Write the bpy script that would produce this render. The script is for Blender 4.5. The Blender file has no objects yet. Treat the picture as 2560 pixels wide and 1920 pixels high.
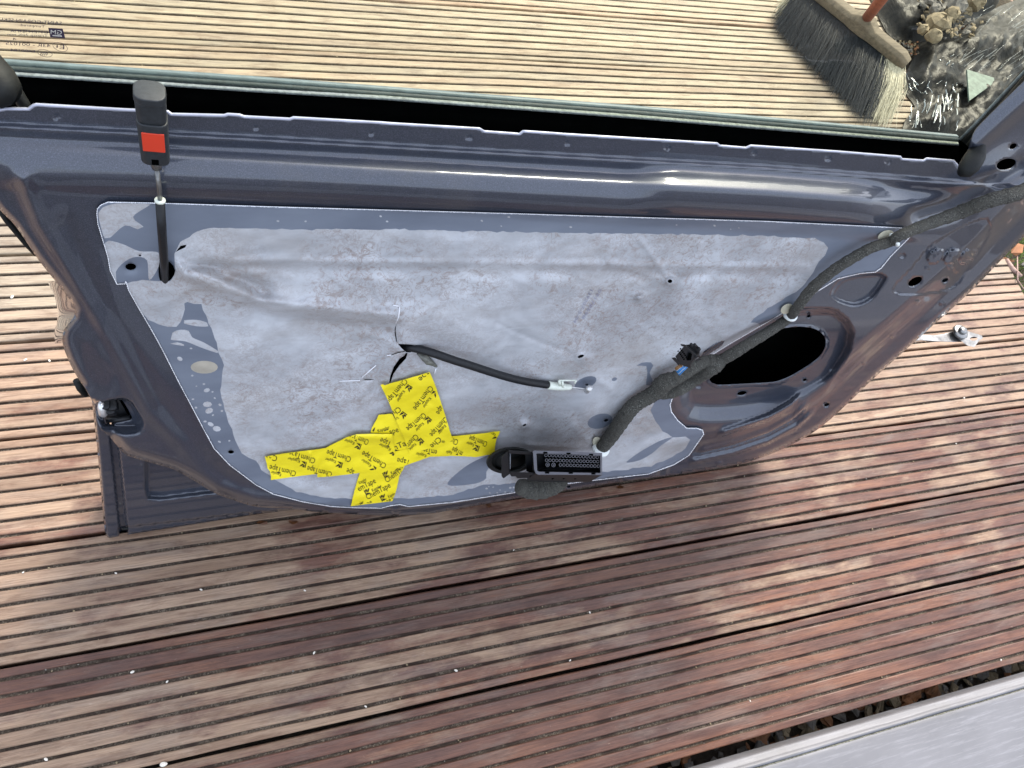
import bpy, math, random
import numpy as np
from mathutils import Vector, Matrix, noise as mnoise
from mathutils.geometry import delaunay_2d_cdt

random.seed(7); RNG = np.random.default_rng(7)
S = bpy.context.scene
COL = S.collection
# ---------------------------------------------------------------- camera, world, sun
CAM_H = 1.07764
FOC = 1800.3
R = np.array([[0.94841747, 0.09141309, -0.30355882],
              [-0.20205525, 0.91214358, -0.35660589],
              [0.24429078, 0.39954691, 0.8835634]])
cam = bpy.data.cameras.new('camera')
cam.sensor_width = 36.0
cam.lens = 36.0 * FOC / 2560.0
cam.clip_start = 0.02
cam.clip_end = 500
cam_o = bpy.data.objects.new('camera', cam)
COL.objects.link(cam_o)
M = Matrix([list(R[0]) + [0], list(R[1]) + [0], list(R[2]) + [CAM_H], [0, 0, 0, 1]])
cam_o.matrix_world = M
S.camera = cam_o

SUN_EL = math.radians(44)
SUN_AZ = math.radians(40)     # direction the light comes from, measured from +Y towards +X
W = bpy.data.worlds.new('World'); S.world = W; W.use_nodes = True
nt = W.node_tree
sky = nt.nodes.new('ShaderNodeTexSky'); sky.sky_type = 'NISHITA'; sky.sun_disc = False
sky.sun_elevation = SUN_EL; sky.sun_rotation = SUN_AZ
sky.air_density = 1.0; sky.dust_density = 4.0; sky.ozone_density = 1.0
veil = nt.nodes.new('ShaderNodeMix'); veil.data_type = 'RGBA'; veil.inputs[0].default_value = .6
veil.inputs[7].default_value = (5.1, 5.45, 6.2, 1)          # thin bright cloud over the sky
nt.links.new(sky.outputs[0], veil.inputs[6]); nt.links.new(veil.outputs[2], nt.nodes['Background'].inputs[0])
nt.nodes['Background'].inputs[1].default_value = 0.15
sun = bpy.data.lights.new('sun', 'SUN'); sun.energy = 2.0; sun.angle = math.radians(20)
sun.color = (1.0, 0.94, 0.86)
sun_o = bpy.data.objects.new('sun', sun); COL.objects.link(sun_o)
sd = Vector((math.sin(SUN_AZ) * math.cos(SUN_EL), math.cos(SUN_AZ) * math.cos(SUN_EL), math.sin(SUN_EL)))
sun_o.rotation_euler = sd.to_track_quat('Z', 'Y').to_euler()
sun_o.location = (0, 3, 5)
S.view_settings.view_transform = 'Standard'; S.view_settings.look = 'None'
S.view_settings.exposure = 1.44; S.view_settings.gamma = 1.0

# ---------------------------------------------------------------- projection helpers (photo survey -> metres)
def rays(x, y):
    x = np.asarray(x, float); y = np.asarray(y, float)
    d = np.stack([x - 1280, 960 - y, np.full_like(x, -FOC)], -1)
    return d @ R.T
C0 = np.array([0, 0, CAM_H])
def G(x, y, z=0.0):                   # point on a horizontal plane
    d = rays(x, y); t = (z - CAM_H) / d[..., 2]
    return C0 + d * t[..., None]
P0 = G(265., 1343.)
LEAN = math.radians(15)
U = np.array([1., 0, 0]); V = np.array([0, math.sin(LEAN), math.cos(LEAN)]); N = np.array([0, -math.cos(LEAN), math.sin(LEAN)])
def D(x, y, w):                       # point on the door, w metres proud of its rear flange; door-local coordinates
    d = rays(x, y); w = np.asarray(w, float)
    num = (P0 - C0) @ N + w
    t = num / (d @ N)
    return C0 + d * t[..., None] - P0
def Vd(x, y, w):
    return Vector(D(np.float64(x), np.float64(y), w))
def pxm(x, y, w=0.08):                # metres per photo pixel there
    p = D(np.float64(x), np.float64(y), w) + P0
    return float(((p - C0) @ (-R[:, 2])) / FOC)

def sstep(a, b, x):
    t = np.clip((x - a) / (b - a), 0, 1); return t * t * (3 - 2 * t)
def inpoly(px, py, poly):
    poly = np.asarray(poly, float); x, y = np.asarray(px, float), np.asarray(py, float)
    r = np.zeros(x.shape, bool)
    x1, y1 = poly[:, 0], poly[:, 1]; x2, y2 = np.roll(x1, -1), np.roll(y1, -1)
    for a, b, c, d in zip(x1, y1, x2, y2):
        if b == d: continue
        m = (b > y) != (d > y)
        r ^= m & (x < (c - a) * (y - b) / (d - b) + a)
    return r
def pdist(px, py, poly, closed=False):
    poly = np.asarray(poly, float); x, y = np.asarray(px, float), np.asarray(py, float)
    best = np.full(x.shape, 1e9)
    n = len(poly)
    for i in range(n if closed else n - 1):
        a = poly[i]; b = poly[(i + 1) % n]; d = b - a; L = max((d * d).sum(), 1e-9)
        t = np.clip(((x - a[0]) * d[0] + (y - a[1]) * d[1]) / L, 0, 1)
        best = np.minimum(best, np.hypot(x - a[0] - t * d[0], y - a[1] - t * d[1]))
    return best
def sdist(px, py, poly):              # + inside
    d = pdist(px, py, poly, True)
    return np.where(inpoly(px, py, poly), d, -d)
def smooth(pts, closed=True, step=9.0):
    P = [np.array(p[:2], float) for p in pts]; n = len(P); out = []
    rng = range(n) if closed else range(n - 1)
    for i in rng:
        if closed: a, b, c, d = P[i - 1], P[i], P[(i + 1) % n], P[(i + 2) % n]
        else: a, b, c, d = P[max(i - 1, 0)], P[i], P[i + 1], P[min(i + 2, n - 1)]
        L = np.linalg.norm(c - b); k = max(1, int(L / step))
        m1 = (c - a) * .5; m2 = (d - b) * .5
        for m in (m1, m2):
            l = np.linalg.norm(m)
            if l > L: m *= L / l
        for j in range(k):
            t = j / k
            out.append((2*t**3 - 3*t*t + 1) * b + (t**3 - 2*t*t + t) * m1 + (-2*t**3 + 3*t*t) * c + (t**3 - t*t) * m2)
    if not closed: out.append(P[-1])
    return np.array(out)
def ell(cx, cy, rx, ry, deg=0, n=14):
    a = np.linspace(0, 2 * np.pi, n, endpoint=False); t = math.radians(deg)
    x = rx * np.cos(a); y = ry * np.sin(a)
    return np.stack([cx + x * math.cos(t) - y * math.sin(t), cy + x * math.sin(t) + y * math.cos(t)], -1)
def tv(ox, oy, pts, k=0.289331):
    return [(ox + a * k, oy + b * k) for a, b in pts]

# ---------------------------------------------------------------- materials
def srgb(c):
    return tuple(((v / 255) / 12.92 if v <= 10 else (((v / 255) + .055) / 1.055) ** 2.4) for v in c) + (1,)
class NB:
    def __init__(s, name):
        s.m = bpy.data.materials.new(name); s.m.use_nodes = True; s.t = s.m.node_tree; s.n = s.t.nodes
        s.b = s.n['Principled BSDF']
    def node(s, typ, **kw):
        n = s.n.new(typ)
        for k, v in kw.items():
            if k == 'inp':
                for a, b in v.items(): s.set(n.inputs[a], b)
            else: setattr(n, k, v)
        return n
    def set(s, sock, v):
        if isinstance(v, bpy.types.NodeSocket): s.t.links.new(v, sock)
        else: sock.default_value = v
    def coord(s, scale=(1, 1, 1), kind='Object', loc=(0, 0, 0), rot=(0, 0, 0)):
        c = s.node('ShaderNodeTexCoord'); m = s.node('ShaderNodeMapping')
        s.t.links.new(c.outputs[kind], m.inputs[0]); m.inputs['Scale'].default_value = scale
        m.inputs['Location'].default_value = loc; m.inputs['Rotation'].default_value = rot
        return m.outputs[0]
    def noise(s, co, scale, detail=4, rough=.55, dist=0.0):
        n = s.node('ShaderNodeTexNoise', inp={'Vector': co, 'Scale': scale, 'Detail': detail, 'Roughness': rough, 'Distortion': dist})
        return n.outputs['Fac']
    def vor(s, co, scale, feature='F1', rand=1.0):
        n = s.node('ShaderNodeTexVoronoi', feature=feature); s.set(n.inputs['Vector'], co); n.inputs['Scale'].default_value = scale
        n.inputs['Randomness'].default_value = rand
        return n
    def ramp(s, fac, stops, mode='LINEAR'):
        n = s.node('ShaderNodeValToRGB'); s.set(n.inputs[0], fac); e = n.color_ramp.elements; n.color_ramp.interpolation = mode
        while len(e) < len(stops): e.new(.5)
        for i, (p, c) in enumerate(stops):
            e[i].position = p; e[i].color = c if len(c) == 4 else tuple(c) + (1,)
        return n.outputs[0]
    def mix(s, fac, a, b, mode='MIX'):
        n = s.node('ShaderNodeMix', data_type='RGBA', blend_type=mode)
        s.set(n.inputs[0], fac); s.set(n.inputs[6], a); s.set(n.inputs[7], b)
        return n.outputs[2]
    def math(s, op, a, b=0.0, c=None):
        n = s.node('ShaderNodeMath', operation=op); s.set(n.inputs[0], a); s.set(n.inputs[1], b)
        if c is not None: s.set(n.inputs[2], c)
        return n.outputs[0]
    def bump(s, h, strength=.3, dist=.002):
        n = s.node('ShaderNodeBump'); s.set(n.inputs['Height'], h); n.inputs['Strength'].default_value = strength; n.inputs['Distance'].default_value = dist
        s.t.links.new(n.outputs[0], s.b.inputs['Normal'])
    def attr(s, name):
        n = s.node('ShaderNodeAttribute'); n.attribute_name = name; return n
    def out(s, col=None, rough=None, metal=None, **kw):
        if col is not None: s.set(s.b.inputs['Base Color'], col)
        if rough is not None: s.set(s.b.inputs['Roughness'], rough)
        if metal is not None: s.set(s.b.inputs['Metallic'], metal)
        for k, v in kw.items(): s.set(s.b.inputs[k.replace('_', ' ')], v)
        return s.m
def g3(a, b, c): return (a, b, c, 1)
def simple(name, col, rough=.5, metal=0., nscale=60, namp=.25, bump=0.0, **kw):
    k = NB(name); co = k.coord()
    f = k.noise(co, nscale, 5)
    lo = tuple(v * (1 - namp) for v in col[:3]); hi = tuple(min(1, v * (1 + namp)) for v in col[:3])
    c = k.ramp(f, [(.3, lo), (.7, hi)])
    if bump: k.bump(k.noise(co, nscale * 3, 4), bump, .001)
    return k.out(c, rough, metal, **kw)

def m_paint():
    k = NB('car_paint'); co = k.coord()
    flake = k.noise(co, 1400, 2, .6)
    big = k.noise(co, 5, 3)
    c = k.mix(big, g3(.024, .034, .050), g3(.032, .037, .053))
    c = k.mix(k.ramp(flake, [(.45, (0, 0, 0)), (.75, (1, 1, 1))]), c, g3(.075, .08, .115))
    # brown dust and rub marks
    dirt = k.noise(k.coord((1, 1, 1), loc=(3, 1, 2)), 9, 6, .7)
    dm = k.ramp(dirt, [(.56, (0, 0, 0)), (.78, (1, 1, 1))])
    c = k.mix(k.math('MULTIPLY', dm, .25), c, g3(.12, .105, .085))
    fine = k.noise(k.coord((1, 1, 1)), 90, 4, .7)
    r = k.math('ADD', k.math('MULTIPLY', dm, .25), k.math('MULTIPLY_ADD', fine, .10, .36))
    k.bump(k.noise(co, 420, 2), .018, .001)
    return k.out(c, r, .35, Coat_Weight=1.0, Coat_Roughness=.05)
def m_deck():
    k = NB('weathered_decking')
    co = k.coord((1, 1, 1))
    st = k.coord((1.6, 26, 1)); st2 = k.coord((5, 160, 1))
    tone = k.attr('tone').outputs['Fac']; red = k.attr('red').outputs['Fac']; pit = k.attr('pit').outputs['Fac']
    base = k.ramp(k.noise(st, 1.6, 6, .6), [(.28, (.225, .142, .092)), (.5, (.305, .207, .140)), (.72, (.385, .275, .188))])
    dark = k.ramp(k.noise(k.coord((2.2, 22, 1), loc=(4, 2, 0)), 1.5, 6, .65), [(.3, (.085, .044, .036)), (.5, (.150, .070, .048)), (.68, (.235, .108, .062))])
    blot = k.noise(k.coord((3.0, 7.5, 1), loc=(1, 5, 0)), 2.2, 7, .62)
    bm = k.ramp(k.math('ADD', k.math('MULTIPLY', k.math('SUBTRACT', red, .5), .62), blot), [(.46, (0, 0, 0)), (.60, (1, 1, 1))])
    c = k.mix(bm, base, dark)
    c = k.mix(k.ramp(red, [(.0, (.62, .62, .62)), (.32, (0, 0, 0))]), c, g3(.36, .325, .245))
    # greyed blotches
    gm = k.ramp(k.noise(k.coord((2.5, 9, 1), loc=(9, 1, 0)), 3, 6, .65), [(.50, (0, 0, 0)), (.62, (1, 1, 1))])
    c = k.mix(k.math('MULTIPLY', gm, .32), c, g3(.22, .182, .152))
    # scuffs: light specks
    sc = k.ramp(k.noise(k.coord((30, 60, 1)), 2.5, 5, .75), [(.64, (0, 0, 0)), (.74, (1, 1, 1))])
    c = k.mix(k.math('MULTIPLY', sc, .5), c, g3(.55, .46, .36))
    pat = k.ramp(k.noise(k.coord((7, 34, 1), loc=(6, 3, 1)), 2.0, 7, .72, .4), [(.40, (.76, .71, .68)), (.50, (1, 1, 1)), (.60, (1.05, 1.04, 1.01))])
    c = k.mix(1.0, c, pat, 'MULTIPLY')
    wsp = k.ramp(k.noise(k.coord((3.5, 24, 1), loc=(2, 9, 1)), 2.2, 8, .75), [(.66, (0, 0, 0)), (.72, (1, 1, 1))])
    c = k.mix(k.math('MULTIPLY', wsp, .3), c, g3(.60, .57, .53))
    # grain lines
    gr = k.ramp(k.noise(k.coord((9, 330, 1)), 2, 6, .75), [(.32, (.60, .57, .55)), (.58, (1.1, 1.1, 1.1))])
    c = k.mix(1.0, c, gr, 'MULTIPLY')
    tn = k.node('ShaderNodeCombineXYZ', inp={0: tone, 1: tone, 2: tone}).outputs[0]
    c = k.mix(1.0, c, tn, 'MULTIPLY')
    # grit lying in the grooves
    grit = k.vor(co, 620); gc = k.ramp(grit.outputs['Color'], [(.1, (.035, .025, .018)), (.55, (.075, .058, .042)), (.95, (.17, .14, .105))])
    gp = k.noise(k.coord((1, 1, 1), loc=(2, 2, 2)), 26, 4)
    gc = k.mix(k.ramp(gp, [(.40, (0, 0, 0)), (.55, (1, 1, 1))]), g3(.034, .022, .016), gc)
    c = k.mix(pit, c, gc)
    k.bump(k.math('ADD', k.noise(st2, 2, 5, .7), k.math('MULTIPLY', pit, grit.outputs['Distance'])), .5, .0012)
    wet = k.ramp(bm, [(0, (.62, .62, .62)), (1, (.40, .40, .40))])
    return k.out(c, k.mix(pit, wet, g3(.95, .95, .95)), 0, Specular_IOR_Level=.35)
def m_milk():
    k = NB('milky_film'); co = k.coord((1, 1, 1))
    warp = k.noise(co, 14, 5, .6, .6)
    base = k.ramp(warp, [(.3, (.31, .32, .338)), (.5, (.40, .412, .435)), (.7, (.49, .505, .53))])
    n1 = k.noise(co, 105, 4, .55, 1.4)
    line = k.ramp(k.math('ABSOLUTE', k.math('SUBTRACT', n1, .5)), [(.006, (1, 1, 1)), (.03, (0, 0, 0))])
    n2 = k.noise(k.coord((1, 1, 1), loc=(5, 5, 5)), 240, 4, .6, .8)
    line2 = k.ramp(k.math('ABSOLUTE', k.math('SUBTRACT', n2, .47)), [(.02, (1, 1, 1)), (.07, (0, 0, 0))])
    reg = k.ramp(k.noise(k.coord((1, 1, 1), loc=(1, 7, 3)), 9, 5, .6), [(.42, (0, 0, 0)), (.58, (1, 1, 1))])
    reg2 = k.ramp(k.noise(k.coord((1, 1, 1), loc=(8, 2, 6)), 16, 4, .6), [(.45, (0, 0, 0)), (.6, (1, 1, 1))])
    sp = k.ramp(k.noise(k.coord((1, 1, 1), loc=(4, 4, 1), rot=(0, .5, 0)), 85, 5, .62, 1.6), [(.56, (0, 0, 0)), (.63, (1, 1, 1))])
    spm = k.math('MULTIPLY', k.math('MULTIPLY', sp, reg), .7)
    m = k.math('MULTIPLY', k.math('MULTIPLY', line, reg), .75)
    m2 = k.math('MULTIPLY', k.math('MULTIPLY', line2, reg2), .42)
    c = k.mix(m, base, g3(.25, .20, .18))
    c = k.mix(m2, c, g3(.24, .20, .185))
    c = k.mix(spm, c, g3(.25, .21, .195))
    stain = k.ramp(k.noise(k.coord((1, 1, 2.4), loc=(2, 8, 1)), 6, 6, .65), [(.5, (0, 0, 0)), (.72, (1, 1, 1))])
    c = k.mix(k.math('MULTIPLY', stain, .62), c, g3(.27, .245, .225))
    c = k.mix(k.ramp(k.noise(k.coord((1, 1, 1), loc=(9, 9, 2)), 11, 6, .7), [(.52, (0, 0, 0)), (.75, (.35, .35, .35))]), c, g3(.62, .64, .68))
    k.bump(k.math('ADD', k.noise(co, 45, 5, .65), k.math('MULTIPLY', k.noise(k.coord((1, 1, 3), rot=(0, .4, 0)), 22, 4, .5, 1.5), 1.5)), .22, .002)
    return k.out(c, k.math('MULTIPLY_ADD', warp, .2, .30), 0, Specular_IOR_Level=.5, Subsurface_Weight=0.0)
def m_glued():
    k = NB('glued_film'); co = k.coord()
    c = k.ramp(k.noise(k.coord((1, 1, 3)), 10, 5), [(.3, (.115, .135, .175)), (.7, (.165, .19, .235))])
    return k.out(c, .42, .0)
def m_fabric():
    k = NB('harness_fleece'); co = k.coord()
    a = k.noise(co, 900, 3, .7); b = k.noise(co, 160, 4, .7)
    c = k.ramp(a, [(.35, (.014, .0135, .012)), (.52, (.045, .044, .038)), (.66, (.22, .22, .19))])
    c = k.mix(k.ramp(b, [(.4, (0, 0, 0)), (.65, (1, 1, 1))]), c, g3(.065, .062, .052))
    k.bump(k.math('ADD', a, k.math('MULTIPLY', b, 1.5)), 1.0, .0016)
    return k.out(c, .95)
def m_glass():
    k = NB('window_glass'); t = k.t
    tr = k.node('ShaderNodeBsdfTransparent'); tr.inputs[0].default_value = (.985, .995, .925, 1)
    gl = k.node('ShaderNodeBsdfGlossy'); gl.inputs['Roughness'].default_value = .01
    fr = k.node('ShaderNodeFresnel'); fr.inputs[0].default_value = 1.5
    mx = k.node('ShaderNodeMixShader'); ge = k.node('ShaderNodeNewGeometry'); fm = k.math('MULTIPLY', fr.outputs[0], k.math('SUBTRACT', 1.0, ge.outputs['Backfacing'])); t.links.new(fm, mx.inputs[0]); t.links.new(tr.outputs[0], mx.inputs[1]); t.links.new(gl.outputs[0], mx.inputs[2])
    # faint smears and dust
    df = k.node('ShaderNodeBsdfDiffuse'); df.inputs[0].default_value = (.6, .6, .58, 1)
    sm = k.ramp(k.noise(k.coord((1, 1, 3)), 22, 7, .8), [(.60, (0, 0, 0)), (.9, (.22, .22, .22))])
    mx2 = k.node('ShaderNodeMixShader'); t.links.new(sm, mx2.inputs[0]); t.links.new(mx.outputs[0], mx2.inputs[1]); t.links.new(df.outputs[0], mx2.inputs[2])
    t.links.new(mx2.outputs[0], k.n['Material Output'].inputs[0])
    return k.m
def m_tape():
    k = NB('yellow_tape'); co = k.coord()
    c = k.ramp(k.noise(co, 30, 5), [(.3, (.74, .60, .010)), (.7, (.90, .75, .02))])
    k.bump(k.math('ADD', k.noise(co, 40, 4, .55), k.math('MULTIPLY', k.noise(k.coord((1, 1, 1), rot=(0, .5, 0)), 14, 2, .4, 2.0), 2.2)), .45, .003)
    return k.out(c, .38)
def m_scuffed():
    k = NB('scuffed_grey_metal'); co = k.coord()
    c = k.ramp(k.noise(co, 4, 6), [(.3, (.11, .11, .117)), (.7, (.165, .165, .175))])
    s = k.ramp(k.noise(k.coord((3, 60, 1), rot=(0, 0, .06)), 3, 5, .8), [(.50, (0, 0, 0)), (.70, (1, 1, 1))])
    c = k.mix(k.math('MULTIPLY', s, .75), c, g3(.23, .23, .245))
    s2 = k.ramp(k.noise(k.coord((40, 160, 1)), 2, 3, .8), [(.72, (0, 0, 0)), (.78, (1, 1, 1))])
    c = k.mix(k.math('MULTIPLY', s2, .6), c, g3(.42, .42, .45))
    d = k.ramp(k.noise(k.coord((1, 1, 1), loc=(3, 3, 3)), 7, 7, .7), [(.55, (0, 0, 0)), (.8, (1, 1, 1))])
    c = k.mix(k.math('MULTIPLY', d, .6), c, g3(.09, .088, .08))
    k.bump(k.noise(co, 200, 3), .05, .001)
    return k.out(c, .55, .15)
def m_stone(name, a, b):
    k = NB(name); co = k.coord()
    c = k.ramp(k.noise(co, 40, 7, .7), [(.3, a), (.7, b)]); k.bump(k.noise(co, 90, 6, .7), .6, .004)
    return k.out(c, .85)
def m_ground():
    k = NB('dark_soil'); co = k.coord()
    c = k.ramp(k.noise(co, 18, 9, .75), [(.3, (.025, .018, .012)), (.5, (.075, .055, .036)), (.75, (.17, .135, .09))])
    k.bump(k.noise(co, 60, 8, .75), 1., .02)
    return k.out(c, .95)
def m_plastic_bag():
    k = NB('black_bag_film'); co = k.coord()
    a = k.noise(k.coord((1, .5, 1)), 30, 5, .6, 1.0)
    c = k.ramp(k.noise(co, 80, 5, .7), [(.35, (.003, .003, .003)), (.8, (.020, .019, .016))])
    k.bump(a, .5, .006)
    return k.out(c, .38, 0, Specular_IOR_Level=.14)
def m_wood(name, a, b):
    k = NB(name); f = k.noise(k.coord((6, 60, 60)), 2, 6, .7)
    c = k.ramp(f, [(.3, a), (.7, b)]); k.bump(f, .4, .002)
    return k.out(c, .8)

PAINT = m_paint(); DECK = m_deck(); MILK = m_milk(); GLUED = m_glued(); FLEECE = m_fabric(); GLASS = m_glass()
TAPE = m_tape(); SCUFF = m_scuffed(); SOIL = m_ground(); BAG = m_plastic_bag()
INK = simple('print_ink', (.022, .016, .008), .5)
FADED = simple('faded_print', (.27, .27, .34), .5)
BLACKP = simple('black_plastic', (.009, .010, .012), .42, bump=.15, nscale=300, Specular_IOR_Level=.3)
KNOB = simple('knob_plastic', (.018, .021, .024), .5, Specular_IOR_Level=.35, bump=.12, nscale=400)
DARK = simple('cavity_shade', (.0012, .0014, .0014), 1.0, Specular_IOR_Level=.0)  # near-black, carries the shade of cavities and slots in its colour
RUB = simple('rubber', (.007, .008, .008), .6, Specular_IOR_Level=.25, bump=.2, nscale=120)
RED = simple('red_sticker', (.55, .035, .010), .5, namp=.05)
EDGE = simple('white_film_edge', (.72, .73, .76), .5, namp=.1)
BEIGE = simple('yellowed_glue', (.37, .34, .28), .45, nscale=60, namp=.2)
STEEL = simple('zinc_steel', (.24, .24, .235), .32, .85, nscale=80, namp=.45, bump=.3)
ALU = simple('cast_alloy', (.62, .62, .62), .35, .7, namp=.2)
WHITEP = simple('off_white_plastic', (.62, .66, .58), .4, namp=.1)
CLIPW = simple('white_clip', (.72, .76, .74), .35, namp=.08)
CLIPD = simple('beige_clip_disc', (.45, .43, .33), .35, namp=.1)
CONNG = simple('grey_connector_frame', (.125, .13, .15), .4, namp=.12)
BLUEW = simple('blue_wire', (.02, .17, .45), .35, namp=.1)
WHITEW = simple('pale_wire', (.6, .62, .58), .35, namp=.1)
BROWNW = simple('brown_wire', (.2, .1, .03), .4, namp=.1)
SEAL = simple('seal_strip', (.035, .05, .055), .6, nscale=200, namp=.3, bump=.3)
LIP = simple('dusty_seal_lip', (.16, .185, .18), .7, nscale=300, namp=.4, bump=.4)
MIST = simple('etched_marking', (.045, .03, .06), .6)
SLATE = m_stone('slate_chip', (.075, .072, .07), (.24, .215, .18))
TANST = m_stone('tan_stone', (.13, .10, .06), (.33, .26, .16))
BONE = m_stone('pale_grit', (.55, .50, .42), (.85, .82, .74))
LEAF = simple('dry_leaf', (.23, .10, .04), .7, nscale=60, namp=.5)
MOSS = simple('moss_green', (.13, .19, .04), .9, nscale=90, namp=.5)
TWIG = m_wood('twig_wood', (.22, .12, .10), (.46, .33, .26))
BRWOOD = m_wood('broom_wood', (.075, .058, .038), (.19, .15, .10))
HANDLE = m_wood('red_handle_wood', (.20, .05, .028), (.36, .11, .055))
BRD = simple('dark_bristle', (.011, .014, .018), .6, nscale=200, namp=.6)
BRL = simple('pale_bristle', (.55, .50, .36), .6, nscale=200, namp=.3)
SHARD = simple('green_shard', (.13, .17, .14), .5, Specular_IOR_Level=.2, nscale=60, namp=.35)

# ---------------------------------------------------------------- mesh helpers
def link(name, me, mats, parent=None):
    o = bpy.data.objects.new(name, me); COL.objects.link(o)
    for m in (mats if isinstance(mats, (list, tuple)) else [mats]): me.materials.append(m)
    if parent: o.parent = parent
    return o
def mesh(name, verts, faces, mats, parent=None, smooth_=True, matidx=None):
    me = bpy.data.meshes.new(name)
    me.from_pydata([tuple(map(float, v)) for v in verts], [], [list(map(int, f)) for f in faces]); me.update()
    if smooth_: me.polygons.foreach_set('use_smooth', [True] * len(me.polygons))
    if matidx is not None: me.polygons.foreach_set('material_index', [int(i) for i in matidx])
    return link(name, me, mats, parent)
def tag(o, label=None, cat=None, group=None, kind=None):
    if label: o['label'] = label
    if cat: o['category'] = cat
    if group: o['group'] = group
    if kind: o['kind'] = kind
    return o
def empty(name, loc, **kw):
    o = bpy.data.objects.new(name, None); COL.objects.link(o); o.location = loc; o.empty_display_size = .05
    return tag(o, **kw)
class MB:
    def __init__(s): s.v = []; s.f = []; s.m = []
    def add(s, v, f, m=0):
        b = len(s.v); s.v += [tuple(map(float, p)) for p in v]; s.f += [[i + b for i in q] for q in f]; s.m += [m] * len(f)
    def hexa(s, a, b, m=0):           # two quads a (4 pts), b (4 pts) joined
        s.add(list(a) + list(b), [(0, 1, 2, 3), (7, 6, 5, 4)] + [(i, 4 + i, 4 + (i + 1) % 4, (i + 1) % 4) for i in range(4)], m)
    def prism(s, poly_a, poly_b, m=0, cap=True):
        n = len(poly_a)
        f = [(i, i + n, (i + 1) % n + n, (i + 1) % n) for i in range(n)]
        if cap: f += [list(range(n)), list(range(2 * n - 1, n - 1, -1))]
        s.add(list(poly_a) + list(poly_b), f, m)
    def tube(s, pts, rad, seg=12, m=0, cap=True, wob=0.0):
        pts = [Vector(p) for p in pts]; n = len(pts); rad = rad if hasattr(rad, '__len__') else [rad] * n
        v = []; f = []; up = None
        for i, p in enumerate(pts):
            t = (pts[min(i + 1, n - 1)] - pts[max(i - 1, 0)]).normalized()
            if up is None:
                up = t.orthogonal().normalized()
            up = (up - t * up.dot(t)).normalized(); sx = t.cross(up)
            for j in range(seg):
                a = 2 * math.pi * j / seg; r = rad[i] * (1 + (random.uniform(-wob, wob) if wob else 0))
                v.append(p + (up * math.cos(a) + sx * math.sin(a)) * r)
        for i in range(n - 1):
            for j in range(seg):
                k = (j + 1) % seg; f.append((i * seg + j, i * seg + k, (i + 1) * seg + k, (i + 1) * seg + j))
        if cap: f += [list(range(seg - 1, -1, -1)), list(range((n - 1) * seg, n * seg))]
        s.add(v, f, m)
    def rock(s, c, r, sq=(1, 1, 1), m=0, jag=.3, rot=None, seg=7):
        v = []; f = []; rings = 5
        rot = rot or Matrix.Rotation(random.uniform(0, 6.28), 3, 'Z') @ Matrix.Rotation(random.uniform(-.5, .5), 3, 'X')
        for i in range(rings + 1):
            th = math.pi * i / rings
            for j in range(seg):
                a = 2 * math.pi * j / seg; k = r * (1 + random.uniform(-jag, jag))
                v.append(Vector(c) + rot @ Vector((k * sq[0] * math.sin(th) * math.cos(a), k * sq[1] * math.sin(th) * math.sin(a), k * sq[2] * math.cos(th))))
        for i in range(rings):
            for j in range(seg):
                k = (j + 1) % seg; f.append((i * seg + j, (i + 1) * seg + j, (i + 1) * seg + k, i * seg + k))
        s.add(v, f, m)
    def build(s, name, mats, parent=None, smooth_=True, origin=None):
        v = s.v
        if origin is not None: v = [(a - origin[0], b - origin[1], c - origin[2]) for a, b, c in v]
        o = mesh(name, v, s.f, mats, parent, smooth_, s.m)
        if origin is not None: o.location = origin
        return o
def bevel(o, w=.001, seg=2, ang=35):
    b = o.modifiers.new('bevel', 'BEVEL'); b.width = w; b.segments = seg; b.limit_method = 'ANGLE'; b.angle_limit = math.radians(ang)
    return o

def cdt(outer, holes=(), inner=(), step=7.0, margin=.45):
    """triangulate a photo-space region; returns (n,2) points, faces"""
    outer = np.asarray(outer)
    x0, y0 = outer.min(0); x1, y1 = outer.max(0)
    gx, gy = np.meshgrid(np.arange(x0, x1, step), np.arange(y0, y1, step * .866))
    gx = gx + (np.arange(gx.shape[0]) % 2)[:, None] * step * .5
    gx = gx.ravel(); gy = gy.ravel()
    keep = inpoly(gx, gy, outer)
    loops = [outer] + [np.asarray(h) for h in holes] + [np.asarray(h) for h in inner]
    gx, gy = gx[keep], gy[keep]
    for L in loops:
        b0 = L.min(0) - step; b1 = L.max(0) + step
        near = (gx > b0[0]) & (gx < b1[0]) & (gy > b0[1]) & (gy < b1[1])
        d = np.full(gx.shape, 1e9); d[near] = pdist(gx[near], gy[near], L, True)
        k = d > step * margin
        for h in holes:
            pass
        gx, gy = gx[k], gy[k]
    for h in holes:
        k = ~inpoly(gx, gy, h); gx, gy = gx[k], gy[k]
    V2 = []; E2 = []
    for L in loops:
        b = len(V2); n = len(L)
        V2 += [Vector((float(p[0]), float(p[1]))) for p in L]
        E2 += [(b + i, b + (i + 1) % n) for i in range(n)]
    V2 += [Vector((float(a), float(b))) for a, b in zip(gx, gy)]
    r = delaunay_2d_cdt(V2, E2, [], 0, 1e-3, False)
    pv = np.array([[v.x, v.y] for v in r[0]]); F = np.array([f for f in r[2] if len(f) == 3])
    cen = pv[F].mean(1)
    k = inpoly(cen[:, 0], cen[:, 1], outer)
    for h in holes: k &= ~inpoly(cen[:, 0], cen[:, 1], h)
    F = F[k]; cen = cen[k]
    # consistent facing (towards viewer: photo y is down)
    a, b, c = pv[F[:, 0]], pv[F[:, 1]], pv[F[:, 2]]
    ar = (b[:, 0] - a[:, 0]) * (c[:, 1] - a[:, 1]) - (b[:, 1] - a[:, 1]) * (c[:, 0] - a[:, 0])
    F[ar > 0] = F[ar > 0][:, ::-1]
    return pv, F, cen
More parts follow.
